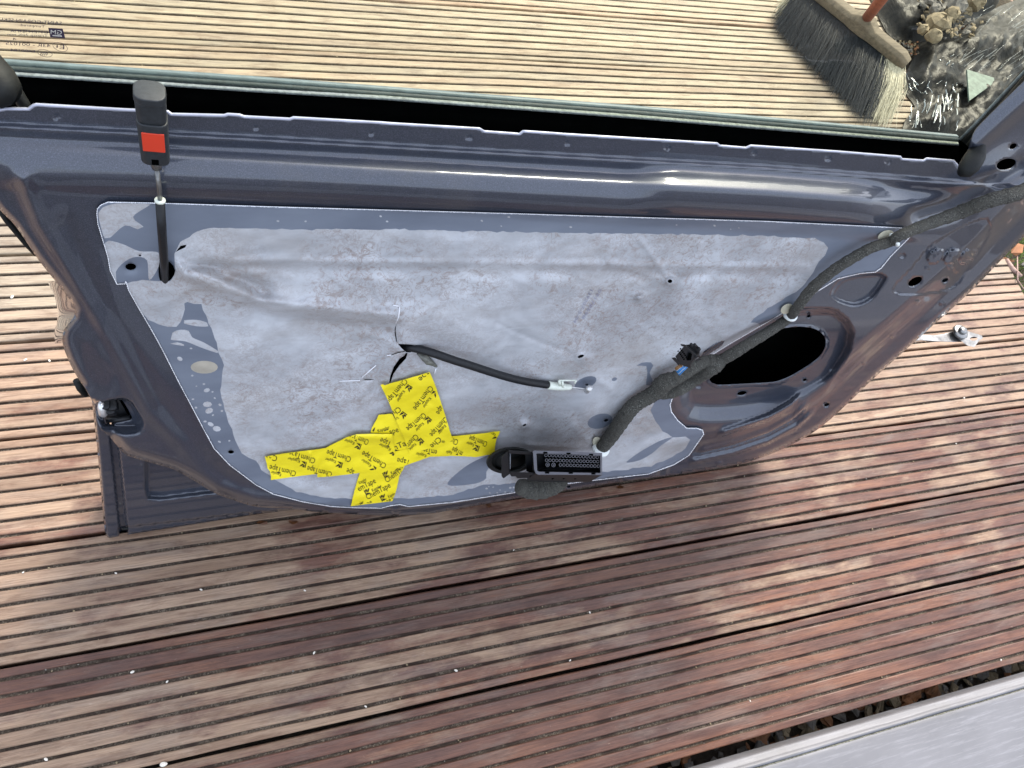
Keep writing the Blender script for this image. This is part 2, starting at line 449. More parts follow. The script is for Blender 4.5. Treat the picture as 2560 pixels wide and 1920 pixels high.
def surf_object(name, pv, F, H, mats, parent, matidx=None, eps=1.2):
    x, y = pv[:, 0], pv[:, 1]
    P = D(x, y, H(x, y))
    A = D(x + eps, y, H(x + eps, y)) - D(x - eps, y, H(x - eps, y))
    B = D(x, y - eps, H(x, y - eps)) - D(x, y + eps, H(x, y + eps))
    Nn = np.cross(A, B); Nn /= np.linalg.norm(Nn, axis=1)[:, None]
    used = np.unique(F); mp = -np.ones(len(P), int); mp[used] = np.arange(len(used))
    P = P[used]; Nn = Nn[used]; F = mp[F]
    me = bpy.data.meshes.new(name)
    me.from_pydata(P.tolist(), [], F.tolist()); me.update()
    me.polygons.foreach_set('use_smooth', [True] * len(F))
    if matidx is not None: me.polygons.foreach_set('material_index', np.asarray(matidx, int))
    me.normals_split_custom_set_from_vertices(Nn.tolist())
    return link(name, me, mats, parent)

# ================================================================= SETTING
# ---- deck
Y0 = -0.0245
def groove_profile():
    pitch = .0201; gw = .0039; gd = .0036; half = .075 - .0024
    pts = [(-half, -.028, 0), (-half, -.0028, 0), (-half + .0004, -.0009, 0), (-half + .0016, 0, 0)]
    for i in range(7):
        c = (i - 3) * pitch
        pts += [(c - gw/2 - .0012, 0, 0), (c - gw/2 - .0003, -.0008, 0), (c - gw/2 + .0002, -gd, 1), (c - .0005, -gd - .0003, 1), (c + gw/2 - .0002, -gd, 1), (c + gw/2 + .0003, -.0008, 0), (c + gw/2 + .0012, 0, 0)]
    pts += [(half - .0016, 0, 0), (half - .0004, -.0009, 0), (half, -.0028, 0), (half, -.028, 0)]
    return pts
def build_deck():
    prof = groove_profile(); npf = len(prof)
    xs = np.concatenate([np.arange(-2.6, -.8, .05), np.arange(-.8, 1.62, .009)]); xs[-1] = 1.614
    AV = []; AF = []; tone = []; red = []; pit = []
    base = 0
    yy = np.array([p[0] for p in prof]); zz = np.array([p[1] for p in prof]); pp = np.array([p[2] for p in prof])
    rib = np.cumsum([1 if (i and prof[i][2] != prof[i-1][2]) else 0 for i in range(npf)]) // 2
    for k in range(-1, 20):
        yc = Y0 + .15 * (k + .5)
        bt = random.uniform(.9, 1.08); rb = random.uniform(-.35, .25); dz = random.uniform(-.0012, .0012)
        rt = [random.uniform(.9, 1.1) for _ in range(9)]; rr = [random.uniform(-.22, .22) for _ in range(9)]
        if k == 0:
            rr = [-.1, -.05, -.05, -.1, .0, .8, .85, .8, .2][:9]; rt = [1.0, 1.02, 1.03, 1.0, 1.02, .78, .72, .78, .95]; bt = 1.0; rb = 0
        if k == -1: rb = .35; bt = .92; rr = [.1, .12, .2, .3, .15, -.2, -.1, -.3, 0]
        if k == 1: rb = -.2; bt = .97
        if k == 2: rb = -.1
        if k >= 3: rb -= .15
        if k >= 5: rb -= .22
        n = len(xs)
        nz = np.array([[mnoise.noise(Vector((x * 9, (yc + y) * 160, k))) for y in yy] for x in xs])
        nlow = np.array([mnoise.noise(Vector((x * 3, k * 7.3, 2))) for x in xs])
        Z = zz[None, :] + dz + nlow[:, None] * .0012 + nz * np.where(pp > 0, .0012, .00025)[None, :]
        edge = (np.abs(zz) > .0004) & (np.abs(zz) < .004)
        Yv = yc + yy[None, :] + nz * np.where(edge, .0009, .0002)[None, :] + nlow[:, None] * .0008
        X = np.repeat(xs[:, None], npf, 1)
        AV.append(np.stack([X, Yv, Z], -1).reshape(-1, 3))
        i, j = np.meshgrid(np.arange(n - 1), np.arange(npf - 1), indexing='ij')
        a = base + i * npf + j
        AF.append(np.stack([a, a + npf, a + npf + 1, a + 1], -1).reshape(-1, 4))
        t = np.array([bt * rt[min(r, 8)] for r in rib]); r_ = np.array([.5 + rb + rr[min(r, 8)] for r in rib]); r_ = np.maximum(r_, .40) if k < 4 else r_
        tone.append(np.tile(t * (.82 if k <= 1 else .84 if k == 2 else 1.0 if k < 5 else .98), n)); red.append((r_[None, :] + (.30 * sstep(-.3, .55, xs)[:, None] - .06 if k <= 1 else 0) + 0 * xs[:, None]).ravel()); pit.append(np.tile(pp * 1.0, n))
        base += n * npf
    Vv = np.concatenate(AV); Ff = np.concatenate(AF)
    me = bpy.data.meshes.new('deck'); me.from_pydata(Vv.tolist(), [], Ff.tolist()); me.update()
    me.polygons.foreach_set('use_smooth', [False] * len(Ff))
    for nm, arr in (('tone', tone), ('red', red), ('pit', pit)):
        at = me.attributes.new(nm, 'FLOAT', 'POINT'); at.data.foreach_set('value', np.concatenate(arr).astype(np.float32))
    tag(link('deck', me, DECK), kind='structure')
build_deck()
# deck substructure and soil
mb = MB()
n = 46
gv = []; gf = []
for i in range(n):
    for j in range(n):
        x = -7 + 15 * i / (n - 1); y = -6 + 15 * j / (n - 1)
        inside = -2.7 < x < 1.7 and -.3 < y < 3.1
        gv.append((x, y, -.085 + (0 if inside else .012 * mnoise.noise(Vector((x * 3, y * 3, 0))))))
for i in range(n - 1):
    for j in range(n - 1):
        gf.append((i * n + j, (i + 1) * n + j, (i + 1) * n + j + 1, i * n + j + 1))
tag(mesh('ground', gv, gf, SOIL), kind='structure')
gm = MB(); gm.add([(-40, -40, -.13), (40, -40, -.13), (40, 40, -.13), (-40, 40, -.13)], [(0, 1, 2, 3)])
tag(gm.build('far_ground', SOIL), kind='structure')

def scatter_chips(name, n, fx, zr, rr, mats, jag=.35, sq=(1, .8, .35), **kw):
    mb = MB()
    for _ in range(n):
        x, y = fx(); r = random.uniform(*rr)
        rot = Matrix.Rotation(random.uniform(0, 6.28), 3, 'Z') @ Matrix.Rotation(random.uniform(-.7, .7), 3, 'X') @ Matrix.Rotation(random.uniform(-.7, .7), 3, 'Y')
        mb.rock((x, y, random.uniform(*zr)), r, sq, random.randrange(len(mats)), jag, rot, seg=random.choice([4, 5, 6]))
    return tag(mb.build(name, mats, smooth_=False), **kw)
scatter_chips('gravel', 1500, lambda: (random.uniform(.1, 2.0), random.uniform(-.42, -.165)), (-.082, -.06), (.006, .02), [SLATE, SLATE, TANST, LEAF], kind='stuff',
              label='dark mixed gravel chips below the edge of the deck', cat='gravel')

# ================================================================= THE DOOR
door = empty('car_door', Vector(P0), label='stripped grey car door standing upright on the deck with its inner side showing', cat='car door')

RAIL = [(-60, 270), (0, 275), (17, 272), (72, 273), (84, 264), (92, 262), (314, 275), (419, 279), (428, 286), (561, 289), (570, 286), (599, 288), (610, 292),
        (725, 298), (734, 294.5), (952, 307), (976, 309), (1198, 322), (1210, 329), (1299, 335.5), (1307.5, 328.5), (1375, 333), (1407, 335.6), (1792, 359),
        (1798, 364.5), (1864, 370), (1876, 364.5), (2091, 379), (2250, 392), (2254, 398), (2308, 401.6), (2316, 396.4), (2383, 402), (2394, 414), (2397, 424)]
RIGHTTOP = [(2408, 400), (2420, 375), (2428, 345), (2445, 318), (2560, 205), (2640, 128), (2740, 40), (2860, 220)]
REDGE = [(2760, 385), (2660, 492), (2560, 593), (2499, 654), (2426, 729), (2325, 820), (2267, 872), (2169, 960), (2122, 1006), (2053, 1067), (1992, 1105), (1920, 1138),
         (1844, 1161), (1714, 1183)]
BEDGE = [(1540, 1206), (1352, 1236), (1280, 1248), (1180, 1266), (1074, 1284), (987, 1289), (900, 1287), (785, 1279), (727, 1272), (640, 1267), (579, 1249), (535, 1232), (477, 1197),
         (434, 1174), (388, 1160), (318, 1139), (298, 1120), (276, 1094)]
LATCHE = [(265, 1082), (256, 1075), (249, 1059), (241, 1032), (238, 1010), (229, 1000)]
LEDGE = [(205, 960), (188, 934), (171, 900), (159, 868), (156, 845), (162, 821), (174, 807), (185, 792), (187, 775), (174, 749), (145, 711), (95, 648), (38, 564), (0, 525), (-120, 365), (-150, 300)]
def seg(pts, step=10): return list(map(tuple, smooth(pts, False, step)))
def rseg(pts, step=10):
    out = []
    for a, b in zip(pts[:-1], pts[1:]):
        L = math.hypot(b[0] - a[0], b[1] - a[1]); k = max(1, int(L / step))
        out += [(a[0] + (b[0] - a[0]) * j / k, a[1] + (b[1] - a[1]) * j / k) for j in range(k)]
    return out + [pts[-1]]
OUT = rseg(RAIL) + seg(RIGHTTOP) + seg(REDGE + BEDGE)  + seg(LATCHE) + seg(LEDGE)
OUT = np.array([p for i, p in enumerate(OUT) if math.hypot(p[0] - OUT[i - 1][0], p[1] - OUT[i - 1][1]) > .6])
def T(x): return np.interp(x, [-200, 92, 640, 1280, 1920, 2390, 2800], [250, 266, 294, 331, 367, 404, 440])
_ps = np.arange(-200, 1400, 1.0)
def prof(knots, sg):
    y = np.interp(_ps, [a for a, b in knots], [b for a, b in knots])
    k = np.exp(-.5 * (np.arange(-4 * int(sg + 1), 4 * int(sg + 1) + 1) / sg) ** 2); k /= k.sum()
    return np.convolve(np.pad(y, len(k) // 2, 'edge'), k, 'valid')
PR1 = prof([(0, .070), (46, .070), (55, .0745), (60, .0745), (78, .0725), (84, .0725)], 1.8)
PR1b = prof([(78, 0), (84, .0), (112, .0125), (150, .0185), (172, .019), (190, .0165), (215, .0095), (240, .009)], 5)
SPK = smooth(tv(0, 0, [(1792, 914), (1850, 878), (1920, 843), (1937, 830), (1963, 820), (2007, 817), (2041.5, 824), (2062, 842), (2064.7, 865), (2050, 891), (2021, 914), (1978, 940),
              (1943, 954), (1920, 957), (1817, 962.5), (1792, 962.5), (1781, 959), (1774, 951.6), (1773, 936)], 1), True, 8)
BIGREC = smooth([(1760, 890), (1860, 830), (1930, 795), (1990, 780), (2050, 776), (2090, 782), (2117, 804), (2129, 833), (2122, 870), (2095, 915), (2060, 955), (2000, 995), (1920, 1022), (1800, 1036), (1727, 1030), (1705, 995), (1725, 930)], True, 20)
REC2 = smooth([(1800, 1060), (1920, 1024), (2010, 985), (2020, 1000), (1975, 1040), (1925, 1066), (1835, 1094), (1790, 1095), (1785, 1075)], True, 20)
REC3 = smooth([(1745, 1100), (1835, 1108), (1930, 1080), (2010, 1030), (2040, 1030), (2000, 1075), (1920, 1105), (1830, 1134), (1740, 1155), (1722, 1140)], True, 20)
TRI = smooth([(2079, 738), (2100, 704), (2140, 690), (2200, 686), (2214, 694), (2178, 744), (2137, 762), (2094, 750)], True, 12)
PLATE = smooth([(2234, 731), (2280, 668), (2319, 621), (2348, 600), (2412, 563), (2470, 545), (2478, 570), (2440, 640), (2375, 722)], True, 14)
LREC = smooth([(222, 1000), (250, 1006), (292, 999), (312, 998), (326, 1006), (343, 1030), (360, 1062), (350, 1082), (310, 1088), (270, 1082), (240, 1050)], True, 8)
def gaus(d, s): return np.exp(-.5 * (d / s) ** 2)
LSIDE = np.array(LEDGE + [(-260, 200)])[::-1]
def H(x, y):
    s = y - T(x)
    w = np.interp(s, _ps, PR1)
    amp = np.interp(x, [-100, 60, 500, 1100, 2180, 2330, 2420], [.35, .45, .75, 1, 1, .35, .0])
    bx = np.interp(s, _ps, PR1b)
    w = w + bx * amp + (1 - amp) * .009 * sstep(70, 240, s)
    w = w - .010 * sstep(600, 1250, y)
    w = w + .011 * sstep(58, 92, s) * (1 - sstep(100, 215, s)) * sstep(1540, 1700, x) * (1 - sstep(2120, 2290, x)) + .0012 * sstep(72, 84, s) * (1 - sstep(100, 190, s)) * sstep(500, 1000, x) * (1 - sstep(1500, 1650, x))
    # rolled edges
    dl = pdist(x, y, LSIDE); w -= .006 * (1 - sstep(0, 20, dl)) ** 2 + .004 * (1 - sstep(20, 90, dl))
    dr = pdist(x, y, REDGE); w -= .020 * (1 - sstep(34, 92, dr)); w -= .006 * (1 - sstep(0, 16, dr)) ** 2
    db = pdist(x, y, BEDGE); w -= .010 * (1 - sstep(0, 34, db)) ** 2
    w += .0045 * gaus(pdist(x, y, [(60, 450), (100, 560), (190, 700), (290, 860), (380, 1030), (457, 1110), (500, 1170), (550, 1215), (640, 1250), (800, 1276)]), 15)
    w -= .003 * gaus(pdist(x, y, [(160, 560), (250, 760), (330, 900), (420, 1060), (500, 1160), (600, 1225)]), 20)
    # door-pull recesses and stampings
    w -= .017 * sstep(-10 - 16 * sstep(930, 1000, y), 10 + 18 * sstep(930, 1000, y), sdist(x, y, BIGREC))
    for xa, xb, cx_, cy_ in ((1800, 2000, (1790, 1850, 1920, 1975, 2010), (1082, 1062, 1038, 1006, 975)), (1748, 2018, (1745, 1830, 1920, 1980, 2025), (1125, 1104, 1073, 1040, 1000)), (1728, 2035, (1722, 1830, 1920, 1990, 2040), (1150, 1127, 1097, 1060, 1018))):
        dy = y - np.interp(x, cx_, cy_); w = w + (.0065 * sstep(-9, 6, dy) - .0065 * sstep(7, 17, dy)) * sstep(xa - 12, xa + 14, x) * (1 - sstep(xb - 22, xb + 10, x))
    w -= .0055 * sstep(-7, 7, sdist(x, y, TRI)); w -= .002 * sstep(-3, 3, sdist(x, y, PLATE))
    w -= .016 * sstep(-5, 7 + 20 * sstep(1035, 1070, y), sdist(x, y, LREC))
    w += .0025 * (1 - sstep(0, 9, pdist(x, y, SPK, True)))
    for cx, cy in ((2340, 641), (2380, 642), (2420, 641)):
        q = ((x - cx) * .8 + (y - cy) * -.6) / 25, ((x - cx) * .6 + (y - cy) * .8) / 15
        w += .003 * (1 - sstep(.88, 1.06, np.hypot(*q)))
        w += .0006 * (1 - sstep(.2, .34, np.hypot(*q)))
    for cx, cy, r, a in DIMPLES: w += a * (1 - sstep(.6, 1.3, np.hypot((x - cx) / r, (y - cy) / (r * .75))))
    # mirror corner bulge
    w += .012 * gaus(np.hypot((x - 2500) / 90, (y - 470) / 60), 1) 
    w -= .010 * gaus(pdist(x, y, [(2300, 545), (2380, 520), (2470, 470), (2560, 420)]), 16)
    w += .007 * gaus(pdist(x, y, [(2440, 360), (2600, 220), (2740, 100)]), 14)
    return w
DIMPLES = [(2255, 638, 8, -.0015), (1746, 963, 9, -.0015), (1801, 1162, 10, .002), (990, 1277, 11, .002), (2293, 755, 7, .001), (2355, 758, 7, .001), (2318, 671, 6, .0008), (2375, 668, 6, .0008),
           (140, 292, 9, -.0008), (927, 332, 8, -.0009), (1172, 343, 8, -.0009), (1418, 358, 8, -.0009), (1668, 370, 8, -.0009), (1886, 384, 8, -.0009), (2070, 396, 8, -.0009), (2220, 404, 8, -.0009), (640, 318, 8, -.0009), (2233, 840, 6, .0008), (2075, 930, 6, .0008), (2160, 908, 6, .0008)]
HOLES = [SPK, ell(2288, 704, 19, 10, -28, 18), ell(2363, 701, 8.5, 5, -28), ell(2022, 791, 5, 3.6, -20, 10), ell(2012, 950, 5, 3.6, -20, 10), ell(1855, 983, 12, 5.2, -12), ell(2067, 1012, 7, 4, -25, 10),
         ell(1422, 1217, 4.5, 3.6, 0, 10), ell(2516, 411, 25, 14, -14, 20), ell(2533, 366, 10, 7, -25),
         smooth([(254, 1006), (292, 1000), (305, 1000), (318, 1020), (326, 1035.5), (330, 1044), (327, 1050), (300, 1056), (276, 1061), (265, 1060), (262, 1055), (258, 1043), (255, 1025)], True, 8),
         smooth([(950, 745), (1130, 775), (1160, 900), (1100, 1000), (960, 980)], True, 30),
         ell(327, 667, 15, 9, 0, 12), ell(577, 1130, 8, 5, 0, 10), smooth([(390, 650), (432, 648), (446, 678), (424, 712), (392, 708)], True, 12), ell(1675, 703, 7, 6, 0, 10), ell(1452, 888, 9, 6, 0, 10)]
FILMO = [(405, 507), (270, 505), (242, 530), (257, 604), (275, 677), (300, 711), (347, 772), (405, 873), (469, 998), (535, 1122), (607, 1188), (683, 1236), (828, 1267), (952, 1271), (1022, 1267), (1280, 1233), (1482, 1201), (1685, 1162), (1743, 1110), (1760, 1086), (1717, 1070), (1679, 1029), (1690, 984), (1779, 889), (1894, 820), (2059, 720), (2151, 684), (2226, 642), (2274, 594), (1920, 553), (1280, 533), (640, 515)]
def Hpanel(x, y):
    return H(x, y) - .016 * sstep(14, 44, sdist(x, y, FILMO))
pv, F, cen = cdt(OUT, HOLES, [], 5.6)
panel = surf_object('inner_panel', pv, F, Hpanel, [PAINT], door)
sol = panel.modifiers.new('thickness', 'SOLIDIFY'); sol.thickness = .0011; sol.offset = -1; sol.use_even_offset = False

rl = MB(); rp = rseg(RAIL, 6); ra = np.array(rp); hh_ = H(ra[:, 0], ra[:, 1])
rl.tube([tuple(p) for p in D(ra[:, 0], ra[:, 1], hh_ - .0004)], .0011, 8); rl.build('rail_lip', [simple('edge_highlight_paint', (.34, .35, .42), .3, .3, namp=.2)], panel)  # pale tube on the rail edge, sky highlight put into its colour
# side walls of the shell (outer skin), following the panel outline backwards
def wall(outline, depth, name, mat, parent, h=H, push=0.0, rows=8, bulge=0.0):
    o = np.array(outline); P = D(o[:, 0], o[:, 1], h(o[:, 0], o[:, 1]) - .0004)
    v = []; f = []; n = len(P)
    for r in range(rows + 1):
        t = r / rows
        v += list(P - N * depth * t + np.outer(np.full(n, bulge * math.sin(t * math.pi / 2)), -U))
    for r in range(rows):
        for i in range(n - 1):
            f.append((r * n + i, r * n + i + 1, (r + 1) * n + i + 1, (r + 1) * n + i))
    return mesh(name, v, f, mat, parent)
skin = MB()
lw = seg(LEDGE[::-1][2:] , 8)
o = np.array(lw); PL = D(o[:, 0], o[:, 1], H(o[:, 0], o[:, 1]) - .0006)
nL = len(PL); v = []
for r, (dep, bl) in enumerate([(0, 0), (.006, -.0012), (.02, -.0015), (.04, -.001), (.06, 0), (.08, .0012), (.092, .0015), (.094, .001)]):
    v += list(PL - N * dep - U * bl)
skin.add(v, [(r * nL + i, (r + 1) * nL + i, (r + 1) * nL + i + 1, r * nL + i + 1) for r in range(7) for i in range(nL - 1)])
rw = np.array(seg(REDGE + BEDGE, 12)); PRr = D(rw[:, 0], rw[:, 1], H(rw[:, 0], rw[:, 1]) - .0006); nR = len(PRr); v = []
for dep in (0, .03, .06, .09): v += list(PRr - N * dep)
skin.add(v, [(r * nR + i, (r + 1) * nR + i, (r + 1) * nR + i + 1, r * nR + i + 1) for r in range(3) for i in range(nR - 1)])
# back sheet, in door coordinates (u, v) -> local
def L3(u, v_, w): return U * u + V * v_ + N * w
def toUV(px, py, w): p = D(np.float64(px), np.float64(py), w); return float(p @ U), float(p @ V)
nu, nv = 30, 22; v = []; f = []
for i in range(nu):
    for j in range(nv):
        u = .03 + (1.13 - .03) * i / (nu - 1); vv = .02 + (.655 - .02) * j / (nv - 1)
        vmax = .630 - .035 * i / (nu - 1)
        vv = .02 + (vmax - .02) * j / (nv - 1)
        ul = np.interp(vv, [0, .25, .35, .66], [.02, .06, .135, .15]); ur = np.interp(vv, [0, .1, .3, .66], [.99, 1.04, 1.13, 1.13]); u = ul + (ur - ul) * i / (nu - 1)
        v.append(L3(u, vv, -.045 - .03 * math.sin(math.pi * j / (nv - 1)) ))
for i in range(nu - 1):
    for j in range(nv - 1): f.append((i * nv + j, i * nv + j + 1, (i + 1) * nv + j + 1, (i + 1) * nv + j))
skin.add(v, f)
wf = np.array(seg([(140, 704), (145, 711), (174, 749), (187, 775), (185, 792), (174, 807), (162, 821), (156, 845), (157, 856)], 4)); wb = np.array([np.interp(np.linspace(0, 1, len(wf)), [0, .3, .6, 1], [139, 144, 150, 154]), np.interp(np.linspace(0, 1, len(wf)), [0, .3, .6, 1], [702, 735, 790, 858])]).T
A_ = D(wf[:, 0], wf[:, 1], H(wf[:, 0], wf[:, 1]) - .001); B_ = D(wb[:, 0], wb[:, 1], -.02); nw = len(wf); v2 = []
for t in np.linspace(0, 1, 7): v2 += list(A_ * (1 - t) + B_ * t - U * .006 * math.sin(math.pi * t))
skin.add(v2, [(r_ * nw + i, (r_ + 1) * nw + i, (r_ + 1) * nw + i + 1, r_ * nw + i + 1) for r_ in range(6) for i in range(nw - 1)])
sk = skin.build('outer_skin', [PAINT], door)
# near-black sheets standing in for the shade inside the door shell
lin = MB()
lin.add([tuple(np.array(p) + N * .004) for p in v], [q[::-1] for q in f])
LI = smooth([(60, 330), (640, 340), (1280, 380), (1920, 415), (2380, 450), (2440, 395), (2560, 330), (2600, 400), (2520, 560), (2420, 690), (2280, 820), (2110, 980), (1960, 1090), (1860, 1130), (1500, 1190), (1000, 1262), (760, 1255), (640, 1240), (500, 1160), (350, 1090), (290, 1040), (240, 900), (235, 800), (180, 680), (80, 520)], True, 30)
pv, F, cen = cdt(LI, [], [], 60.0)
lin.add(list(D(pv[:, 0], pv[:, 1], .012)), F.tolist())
lin.build('cavity_shade_sheet', [DARK], door)

# ---- rear lower corner: flange of the outer skin
LOW = [(229, 1000), (240, 1004), (262, 1060), (300, 1100), (420, 1150), (600, 1225), (760, 1262), (900, 1280), (890, 1284), (760, 1277)]
FL = np.array(rseg([(229, 1000), (252, 1000), (275, 1060), (330, 1110), (430, 1140), (560, 1200), (700, 1255), (860, 1268), (860, 1274), (760, 1272), (640, 1285), (500, 1308), (330, 1335), (274, 1345), (267, 1342), (263, 1334), (258, 1290), (243, 1120), (231, 1006)], 8))
POCK = [(366, 1120), (366, 1220), (372, 1244), (400, 1246), (560, 1226), (640, 1215), (640, 1100)]
def HL(x, y):
    xe = np.interp(y, [1000, 1099, 1316, 1345], [262, 275, 298, 300]); xi = xe + 17
    w = .002 + .010 * sstep(0, 5, x - xe) * 0 - .006 * sstep(-2, 2, x - xe) + .020 * sstep(0, 6, x - xi)
    yb = np.interp(x, [300, 330, 640, 860], [1318, 1316, 1279, 1262])
    w = w - .007 * sstep(-3, 3, y - yb) * sstep(290, 312, x)
    w -= .007 * sstep(-7, 7, sdist(x, y, POCK))
    w -= .005 * (1 - sstep(0, 9, pdist(x, y, [(229, 990), (243, 1120), (258, 1290), (265, 1343)]))) ** 2
    return w
pv, F, cen = cdt(FL, [], [], 5.0)
fl = surf_object('lower_rear_flange', pv, F, HL, [PAINT], door)
fl.modifiers.new('thickness', 'SOLIDIFY').thickness = .0012
# wedge of the shell closing the flange at its rear edge
mb = MB(); e = np.array(rseg([(229, 995), (243, 1120), (258, 1290), (265, 1343)], 12)); Pe = D(e[:, 0], e[:, 1], HL(e[:, 0], e[:, 1]) - .001)
v = list(Pe) + list(Pe - N * .05); n = len(Pe)
mb.add(v, [(i, i + n, i + n + 1, i + 1) for i in range(n - 1)])
mb.build('rear_edge_return', [PAINT], door)
mb = MB(); mb.tube([Vd(x, y, .004) for x, y in [(306, 1322), (420, 1307), (560, 1289), (700, 1270), (860, 1258)]], .0022, 8)
mb.build('bottom_seal', [RUB], door)
mb = MB(); mb.tube([Vd(x + 6, y - 10, .045) for x, y in [(-30, 500), (10, 560), (60, 620), (86, 646)]], .0022, 8)
mb.build('rear_edge_bumper', [RUB], door)
mb = MB(); mb.tube([Vd(x, y, .035) for x, y in [(192, 952), (200, 970), (215, 986)]], .0035, 8); mb.build('rubber_buffer', [RUB], door)

# ---- moisture barrier film
F_OUT = [(405, 507.5), (270, 504.6), (252, 512), (243, 522), (241.6, 534), (244.5, 561), (257.5, 604), (269, 642), (275, 677), (292, 711.5), (314, 710), (314, 703), (321, 726), (347, 772), (376, 821), (405, 873.5),
         (445.6, 954.5), (469, 998), (500.5, 1058), (535, 1122), (573, 1162.5), (607.6, 1188.6), (640, 1213), (683, 1236), (756, 1255), (828, 1267), (886, 1270), (952.5, 1271), (976, 1265), (999, 1262), (1022, 1267),
         (1132, 1256.5), (1280, 1233), (1410, 1211), (1482.5, 1201.6), (1621, 1185.7), (1685, 1162.5), (1722.7, 1139), (1743, 1110.5), (1760, 1086), (1757, 1075), (1743, 1070), (1717, 1070), (1694, 1050), (1679, 1029),
         (1676, 1012), (1681, 997.6), (1690, 984), (1720, 940), (1779, 889), (1817, 865), (1894, 820), (1920, 805.5), (2059, 720), (2093.6, 698), (2151.5, 684), (2189, 681), (2203.5, 671), (2226.7, 642), (2274.5, 594),
         (2264, 569.7), (1920, 553), (1280, 533.5), (640, 515.3)]
FO = np.array(rseg(F_OUT + [F_OUT[0]], 9)[:-1])
MAIN = [(435.5, 636), (451, 604), (492, 578), (521, 569.7), (640, 571), (780, 574), (1000, 574), (1280, 580), (1400, 582), (1578, 584), (1745, 586), (1920, 591), (2036, 596), (2059, 607), (2070, 619), (2062, 639), (2047, 653.6), (2033, 679.6),
        (2004, 720), (1978, 737.5), (1920, 771), (1873, 805), (1900, 812), (1894, 820), (1817, 865), (1779, 889), (1720, 940), (1690, 984), (1667, 985), (1640, 1000), (1627, 1026.5), (1633, 1044), (1656, 1075.7), (1682, 1093), (1714, 1090),
        (1724, 1099), (1714, 1122), (1670, 1148), (1627, 1165), (1569, 1174), (1505, 1180), (1400, 1196), (1300, 1208), (1260, 1210), (1207, 1212), (1184, 1220), (1132, 1238), (1045, 1245), (929, 1249), (813, 1245), (741, 1229), (683, 1197), (654, 1174),
        (640, 1151), (622, 1145), (604, 1133), (596, 1113), (584, 1087), (573, 1058), (558, 1012), (550, 977), (561, 914), (547, 882), (529, 821), (515, 787), (503, 761), (469, 754), (463, 758), (457, 787), (453, 806), (440, 815), (419, 817), (396, 810),
        (373, 801), (347, 772), (321, 726), (316, 706), (356, 700), (400, 704), (424, 703), (440, 678)]
MAINP = np.array(rseg(MAIN + [MAIN[0]], 12)[:-1])
def jit(P, a=1.6, sc=.06):
    P = np.array(P, float)
    return np.array([(p[0] + a * mnoise.noise(Vector((p[0] * sc, p[1] * sc, 3))) * 2, p[1] + a * mnoise.noise(Vector((p[0] * sc, p[1] * sc, 9))) * 2) for p in P])
def shrink_in(P):   # keep slightly inside the film outline
    c = []
    for p in P:
        c.append(p)
    return np.array(c)
MILKS = [jit(MAINP, 2.2)]
T0 = lambda pts: smooth(tv(0, 480, pts), True, 9)
T2 = lambda pts: smooth(tv(1280, 480, pts), True, 9)
T5 = lambda pts: smooth(tv(1280, 960, pts), True, 9)
TB = lambda pts: smooth(tv(640, 960, pts), True, 9)
MILKS += [T0([(885, 135), (1000, 100), (1260, 102), (1300, 108), (1150, 215), (1240, 300), (1190, 322), (1080, 290), (950, 395), (905, 400), (870, 300), (850, 180)]),
          T0([(905, 440), (940, 420), (1060, 450), (1200, 510), (1370, 525), (1372, 640), (1290, 760), (1270, 590), (1180, 560), (1080, 600), (1000, 690), (1010, 780), (960, 690), (930, 560)]),
          T0([(1590, 1110), (1700, 1105), (1790, 1130), (1800, 1160), (1700, 1160), (1590, 1135)]),
          T0([(1490, 1215), (1560, 1190), (1630, 1200), (1660, 1255), (1760, 1300), (1885, 1375), (1880, 1392), (1740, 1345), (1600, 1290), (1475, 1275)]),
          T0([(1470, 1310), (1530, 1298), (1590, 1318), (1590, 1330)])]
BEI = [ell(510.6, 918, 34, 16, 0, 18)]
DARKS = [T2([(1075, 1500), (1120, 1475), (1200, 1472), (1222, 1500), (1190, 1560), (1220, 1650), (1160, 1670), (1170, 1560), (1160, 1505)]),
         T2([(1640, 1420), (1730, 1335), (1735, 1360), (1690, 1415)]),
         ell(1500, 1053, 32, 18, -15, 18), ell(1464, 957, 29, 14, -22, 16), ell(1536, 948, 7, 4.5, -20, 10), ell(2030, 1000, .5, .5),
         T5([(985, 675), (1100, 590), (1280, 490), (1390, 460), (1290, 530), (1210, 600), (1100, 660), (1000, 680)]),
         TB([(1655, 870), (1800, 720), (1980, 625), (2070, 600), (2030, 700), (1990, 760), (1990, 815), (1900, 860)]),
         ell(1045, 660, .4, .4)]
DARKS = [d for d in DARKS if np.ptp(d[:, 0]) > 3]
random.seed(3)
for _ in range(70):      # droplets in the glue border
    t = random.random()
    if t < .55: x = np.interp(random.random(), [0, 1], [420, 560]); y = random.uniform(830, 1110); x = np.interp(y, [780, 880, 960, 1100], [440, 480, 500, 560]) + random.uniform(-36, 36)
    elif t < .8: x = random.uniform(460, 1900); y = np.interp(x, [460, 1280, 1900], [540, 556, 572]) + random.uniform(-16, 12)
    else: x = random.uniform(1215, 1290); y = random.uniform(1214, 1234)
    r = random.choice([1.6, 2, 2.4, 3, 5, 7]) if t < .55 else random.choice([1.3, 1.6, 2.2])
    e = ell(x, y, r * random.uniform(1.2, 1.8), r, random.uniform(-20, 30), 8)
    if inpoly(e[:, 0], e[:, 1], FO).all() and not inpoly(e[:, 0], e[:, 1], MAINP).any() and (pdist(e[:, 0], e[:, 1], MAINP, True) > 2.5).all() and (pdist(e[:, 0], e[:, 1], FO, True) > 2).all():
        if all((pdist(e[:, 0], e[:, 1], m, True) > 2).all() and not inpoly(e[:, 0], e[:, 1], m).any() for m in MILKS[1:] + BEI): MILKS.append(e)
random.seed(11)
